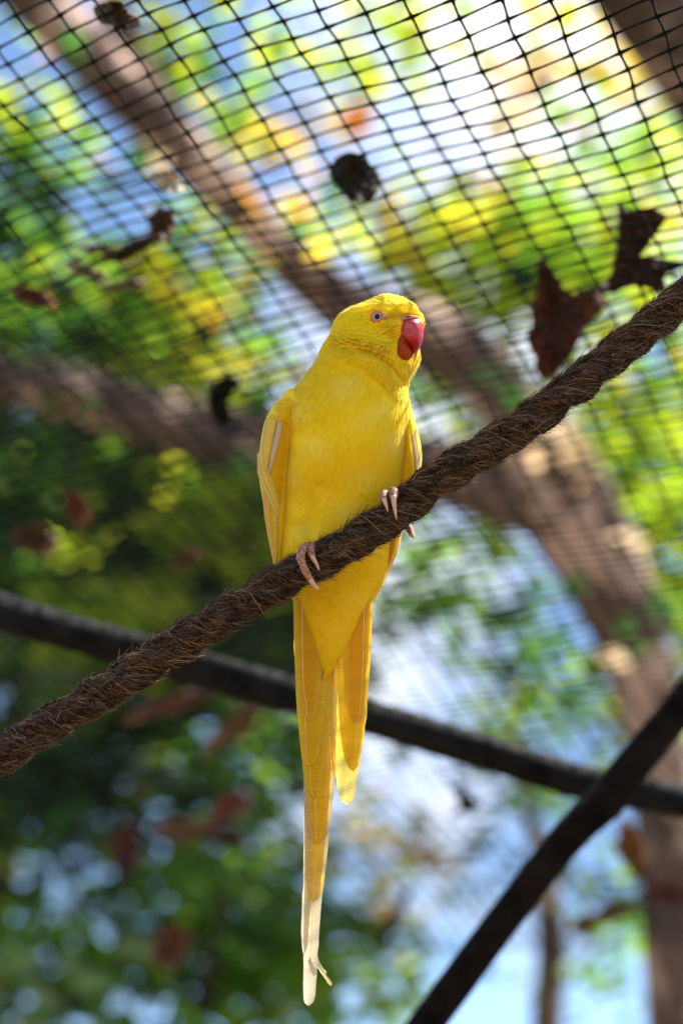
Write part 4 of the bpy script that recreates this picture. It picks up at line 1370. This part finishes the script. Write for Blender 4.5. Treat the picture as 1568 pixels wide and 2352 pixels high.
def mk_surf(fn):
    def g(x, y):
        xl, xr, mid, half = fn(y)
        u = np.clip((x - (xl + xr) / 2) / ((xr - xl) / 2), -0.98, 0.98)
        return mid + half * np.sqrt(1 - u * u)
    return g


lws = mk_surf(lwf)
v, f, x, y, o_ = row_loft(LWT, 70, 40)
wing1 = mesh_obj('wing', v, f, M['plumage'], par, col=plum_col(x, y, 0 * x))
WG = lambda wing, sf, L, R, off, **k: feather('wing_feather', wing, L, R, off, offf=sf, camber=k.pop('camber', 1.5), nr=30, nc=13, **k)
# long primaries lowest
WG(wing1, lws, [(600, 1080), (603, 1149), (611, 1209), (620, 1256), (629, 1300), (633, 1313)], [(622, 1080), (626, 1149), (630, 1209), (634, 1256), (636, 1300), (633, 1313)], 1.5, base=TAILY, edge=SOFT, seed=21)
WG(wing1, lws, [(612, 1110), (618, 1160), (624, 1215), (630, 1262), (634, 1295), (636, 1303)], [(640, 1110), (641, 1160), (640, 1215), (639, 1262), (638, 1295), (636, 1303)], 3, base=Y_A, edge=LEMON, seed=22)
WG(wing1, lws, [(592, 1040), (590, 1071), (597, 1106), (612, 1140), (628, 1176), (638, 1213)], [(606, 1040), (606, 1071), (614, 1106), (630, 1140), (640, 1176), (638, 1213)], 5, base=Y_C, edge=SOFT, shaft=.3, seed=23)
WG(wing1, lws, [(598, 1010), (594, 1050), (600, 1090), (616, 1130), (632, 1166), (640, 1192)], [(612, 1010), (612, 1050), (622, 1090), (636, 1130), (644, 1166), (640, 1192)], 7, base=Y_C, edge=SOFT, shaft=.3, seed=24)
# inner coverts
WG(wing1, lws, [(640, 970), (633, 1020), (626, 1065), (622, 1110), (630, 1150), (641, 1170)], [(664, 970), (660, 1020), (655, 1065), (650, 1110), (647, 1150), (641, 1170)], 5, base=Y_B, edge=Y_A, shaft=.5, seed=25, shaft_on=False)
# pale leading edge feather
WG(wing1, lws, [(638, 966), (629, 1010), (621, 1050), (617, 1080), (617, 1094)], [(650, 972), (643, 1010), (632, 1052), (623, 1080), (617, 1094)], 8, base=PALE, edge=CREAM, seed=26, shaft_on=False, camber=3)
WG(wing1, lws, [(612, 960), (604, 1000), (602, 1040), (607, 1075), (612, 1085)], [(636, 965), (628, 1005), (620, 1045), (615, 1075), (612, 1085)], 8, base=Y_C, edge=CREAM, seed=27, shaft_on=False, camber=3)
# shoulder coverts: rounded, overlapping
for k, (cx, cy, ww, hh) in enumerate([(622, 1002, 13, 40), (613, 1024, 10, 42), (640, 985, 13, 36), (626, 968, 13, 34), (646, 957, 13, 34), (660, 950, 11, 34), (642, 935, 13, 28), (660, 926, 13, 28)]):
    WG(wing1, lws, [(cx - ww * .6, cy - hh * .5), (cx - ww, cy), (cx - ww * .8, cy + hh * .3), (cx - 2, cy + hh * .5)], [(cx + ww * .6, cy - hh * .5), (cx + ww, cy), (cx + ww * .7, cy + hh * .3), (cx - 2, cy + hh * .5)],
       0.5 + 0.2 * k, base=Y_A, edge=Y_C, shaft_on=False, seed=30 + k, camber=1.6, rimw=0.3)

RWT = [(935, 938, 945, -25, 10), (950, 932, 948, -22, 30), (971, 928, 954, -20, 44), (1012, 922, 964, -18, 52), (1037, 920, 968, -18, 54), (1068, 918, 967.5, -20, 54), (1102, 916, 963, -24, 50), (1150, 906, 950, -32, 44),
       (1230, 890, 922, -44, 36), (1271, 878, 912, -48, 30), (1312, 864, 893, -50, 24), (1359, 850, 871, -50, 14), (1380, 848, 857, -50, 6)]
rwf = wing_rows(RWT); rws = mk_surf(rwf)
v, f, x, y, o_ = row_loft(RWT, 70, 36)
wing2 = mesh_obj('wing', v, f, M['plumage'], par, col=plum_col(x, y, 0 * x))
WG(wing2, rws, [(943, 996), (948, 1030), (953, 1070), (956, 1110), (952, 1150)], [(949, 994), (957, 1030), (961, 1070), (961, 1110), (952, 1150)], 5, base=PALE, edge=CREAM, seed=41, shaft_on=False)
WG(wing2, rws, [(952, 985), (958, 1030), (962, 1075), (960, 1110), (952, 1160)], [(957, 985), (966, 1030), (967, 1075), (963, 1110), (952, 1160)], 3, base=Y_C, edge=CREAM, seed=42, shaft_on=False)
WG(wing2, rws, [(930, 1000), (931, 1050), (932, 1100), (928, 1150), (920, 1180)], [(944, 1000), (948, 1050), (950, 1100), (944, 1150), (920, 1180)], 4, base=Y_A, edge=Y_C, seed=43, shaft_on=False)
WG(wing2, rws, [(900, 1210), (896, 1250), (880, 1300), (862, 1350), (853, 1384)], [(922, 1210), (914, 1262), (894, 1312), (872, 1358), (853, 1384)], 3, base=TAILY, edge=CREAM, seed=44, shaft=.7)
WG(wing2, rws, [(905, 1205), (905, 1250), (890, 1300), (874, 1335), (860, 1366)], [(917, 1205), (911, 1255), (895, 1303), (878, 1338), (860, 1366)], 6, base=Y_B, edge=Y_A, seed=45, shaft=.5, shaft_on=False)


# ------------------------------------------------------------------ feet
def toe(parent, pts, claw, n=34):
    """pts: x, y, off, radius; claw likewise"""
    q = resample(pts, n)
    path = W(q[:, 0], q[:, 1], q[:, 2])
    s = np.linspace(0, 1, n)
    ring = 1 + 0.085 * np.sin(s * 2 * math.pi * 9.5) + 0.07 * np.cos(s * 2 * math.pi * 2.5)
    v, f = tube(path, q[:, 3] * PX * ring, 14)
    o = mesh_obj('toe', v, f, M['toe'], parent)
    q = resample(claw, 14)
    v, f = tube(W(q[:, 0], q[:, 1], q[:, 2]), q[:, 3] * PX, 10)
    mesh_obj('claw', v, f, M['claw'], o)
    return o


RO = 95 + 44
foot1 = mesh_obj('foot', *tube(W(np.array([716., 714, 712]), np.array([1262., 1262, 1261]), np.array([0., 50, 92])), np.array([14, 11, 10]) * PX, 12), M['toe'], par)
toe(foot1, [(714, 1254, 92, 8), (704, 1254, 120, 9.5), (695, 1262, 142, 10), (690, 1277, 150, 9.6), (695, 1297, 152, 9), (703.5, 1315, 150, 8.2), (712.5, 1331, 146, 7)],
    [(711, 1329, 147, 6.6), (717, 1338, 147, 5.6), (723.5, 1346, 146, 4.6), (730, 1354, 142, 3.0)])
toe(foot1, [(720, 1256, 92, 7), (716, 1256, 118, 8), (713.5, 1264, 136, 8.4), (717, 1280, 143, 7.6)],
    [(716, 1277, 144, 6), (722, 1287, 147, 4.8), (728.5, 1299, 147, 3.2), (733, 1310, 144, 1.2)])
foot2 = mesh_obj('foot', *tube(W(np.array([893., 894, 895]), np.array([1142., 1142, 1141]), np.array([0., 50, 86])), np.array([13, 10, 9]) * PX, 12), M['toe'], par)
toe(foot2, [(892, 1134, 88, 7), (883, 1134, 112, 8), (881, 1142, 130, 7.6), (882.5, 1150, 136, 6.2)],
    [(881.5, 1145, 138, 5.6), (885, 1156, 142, 4.4), (888.5, 1167, 142, 2.8), (890.5, 1176, 140, 1.0)])
toe(foot2, [(898, 1130, 88, 8), (903, 1127, 112, 9.4), (903, 1136, 132, 9.2), (903.5, 1146, 138, 7.8)],
    [(903, 1139, 140, 6.6), (904.5, 1156, 145, 5.4), (907.5, 1176, 146, 3.4), (910, 1194, 143, 1.0)])
toe(foot2, [(900, 1142, 70, 8), (918, 1190, 44, 8), (934, 1206, 50, 8), (941, 1217, 62, 8.2), (946, 1229, 74, 6.6)],
    [(945, 1226, 74, 5.4), (948, 1231, 78, 4.2), (949, 1235, 82, 2.4)])
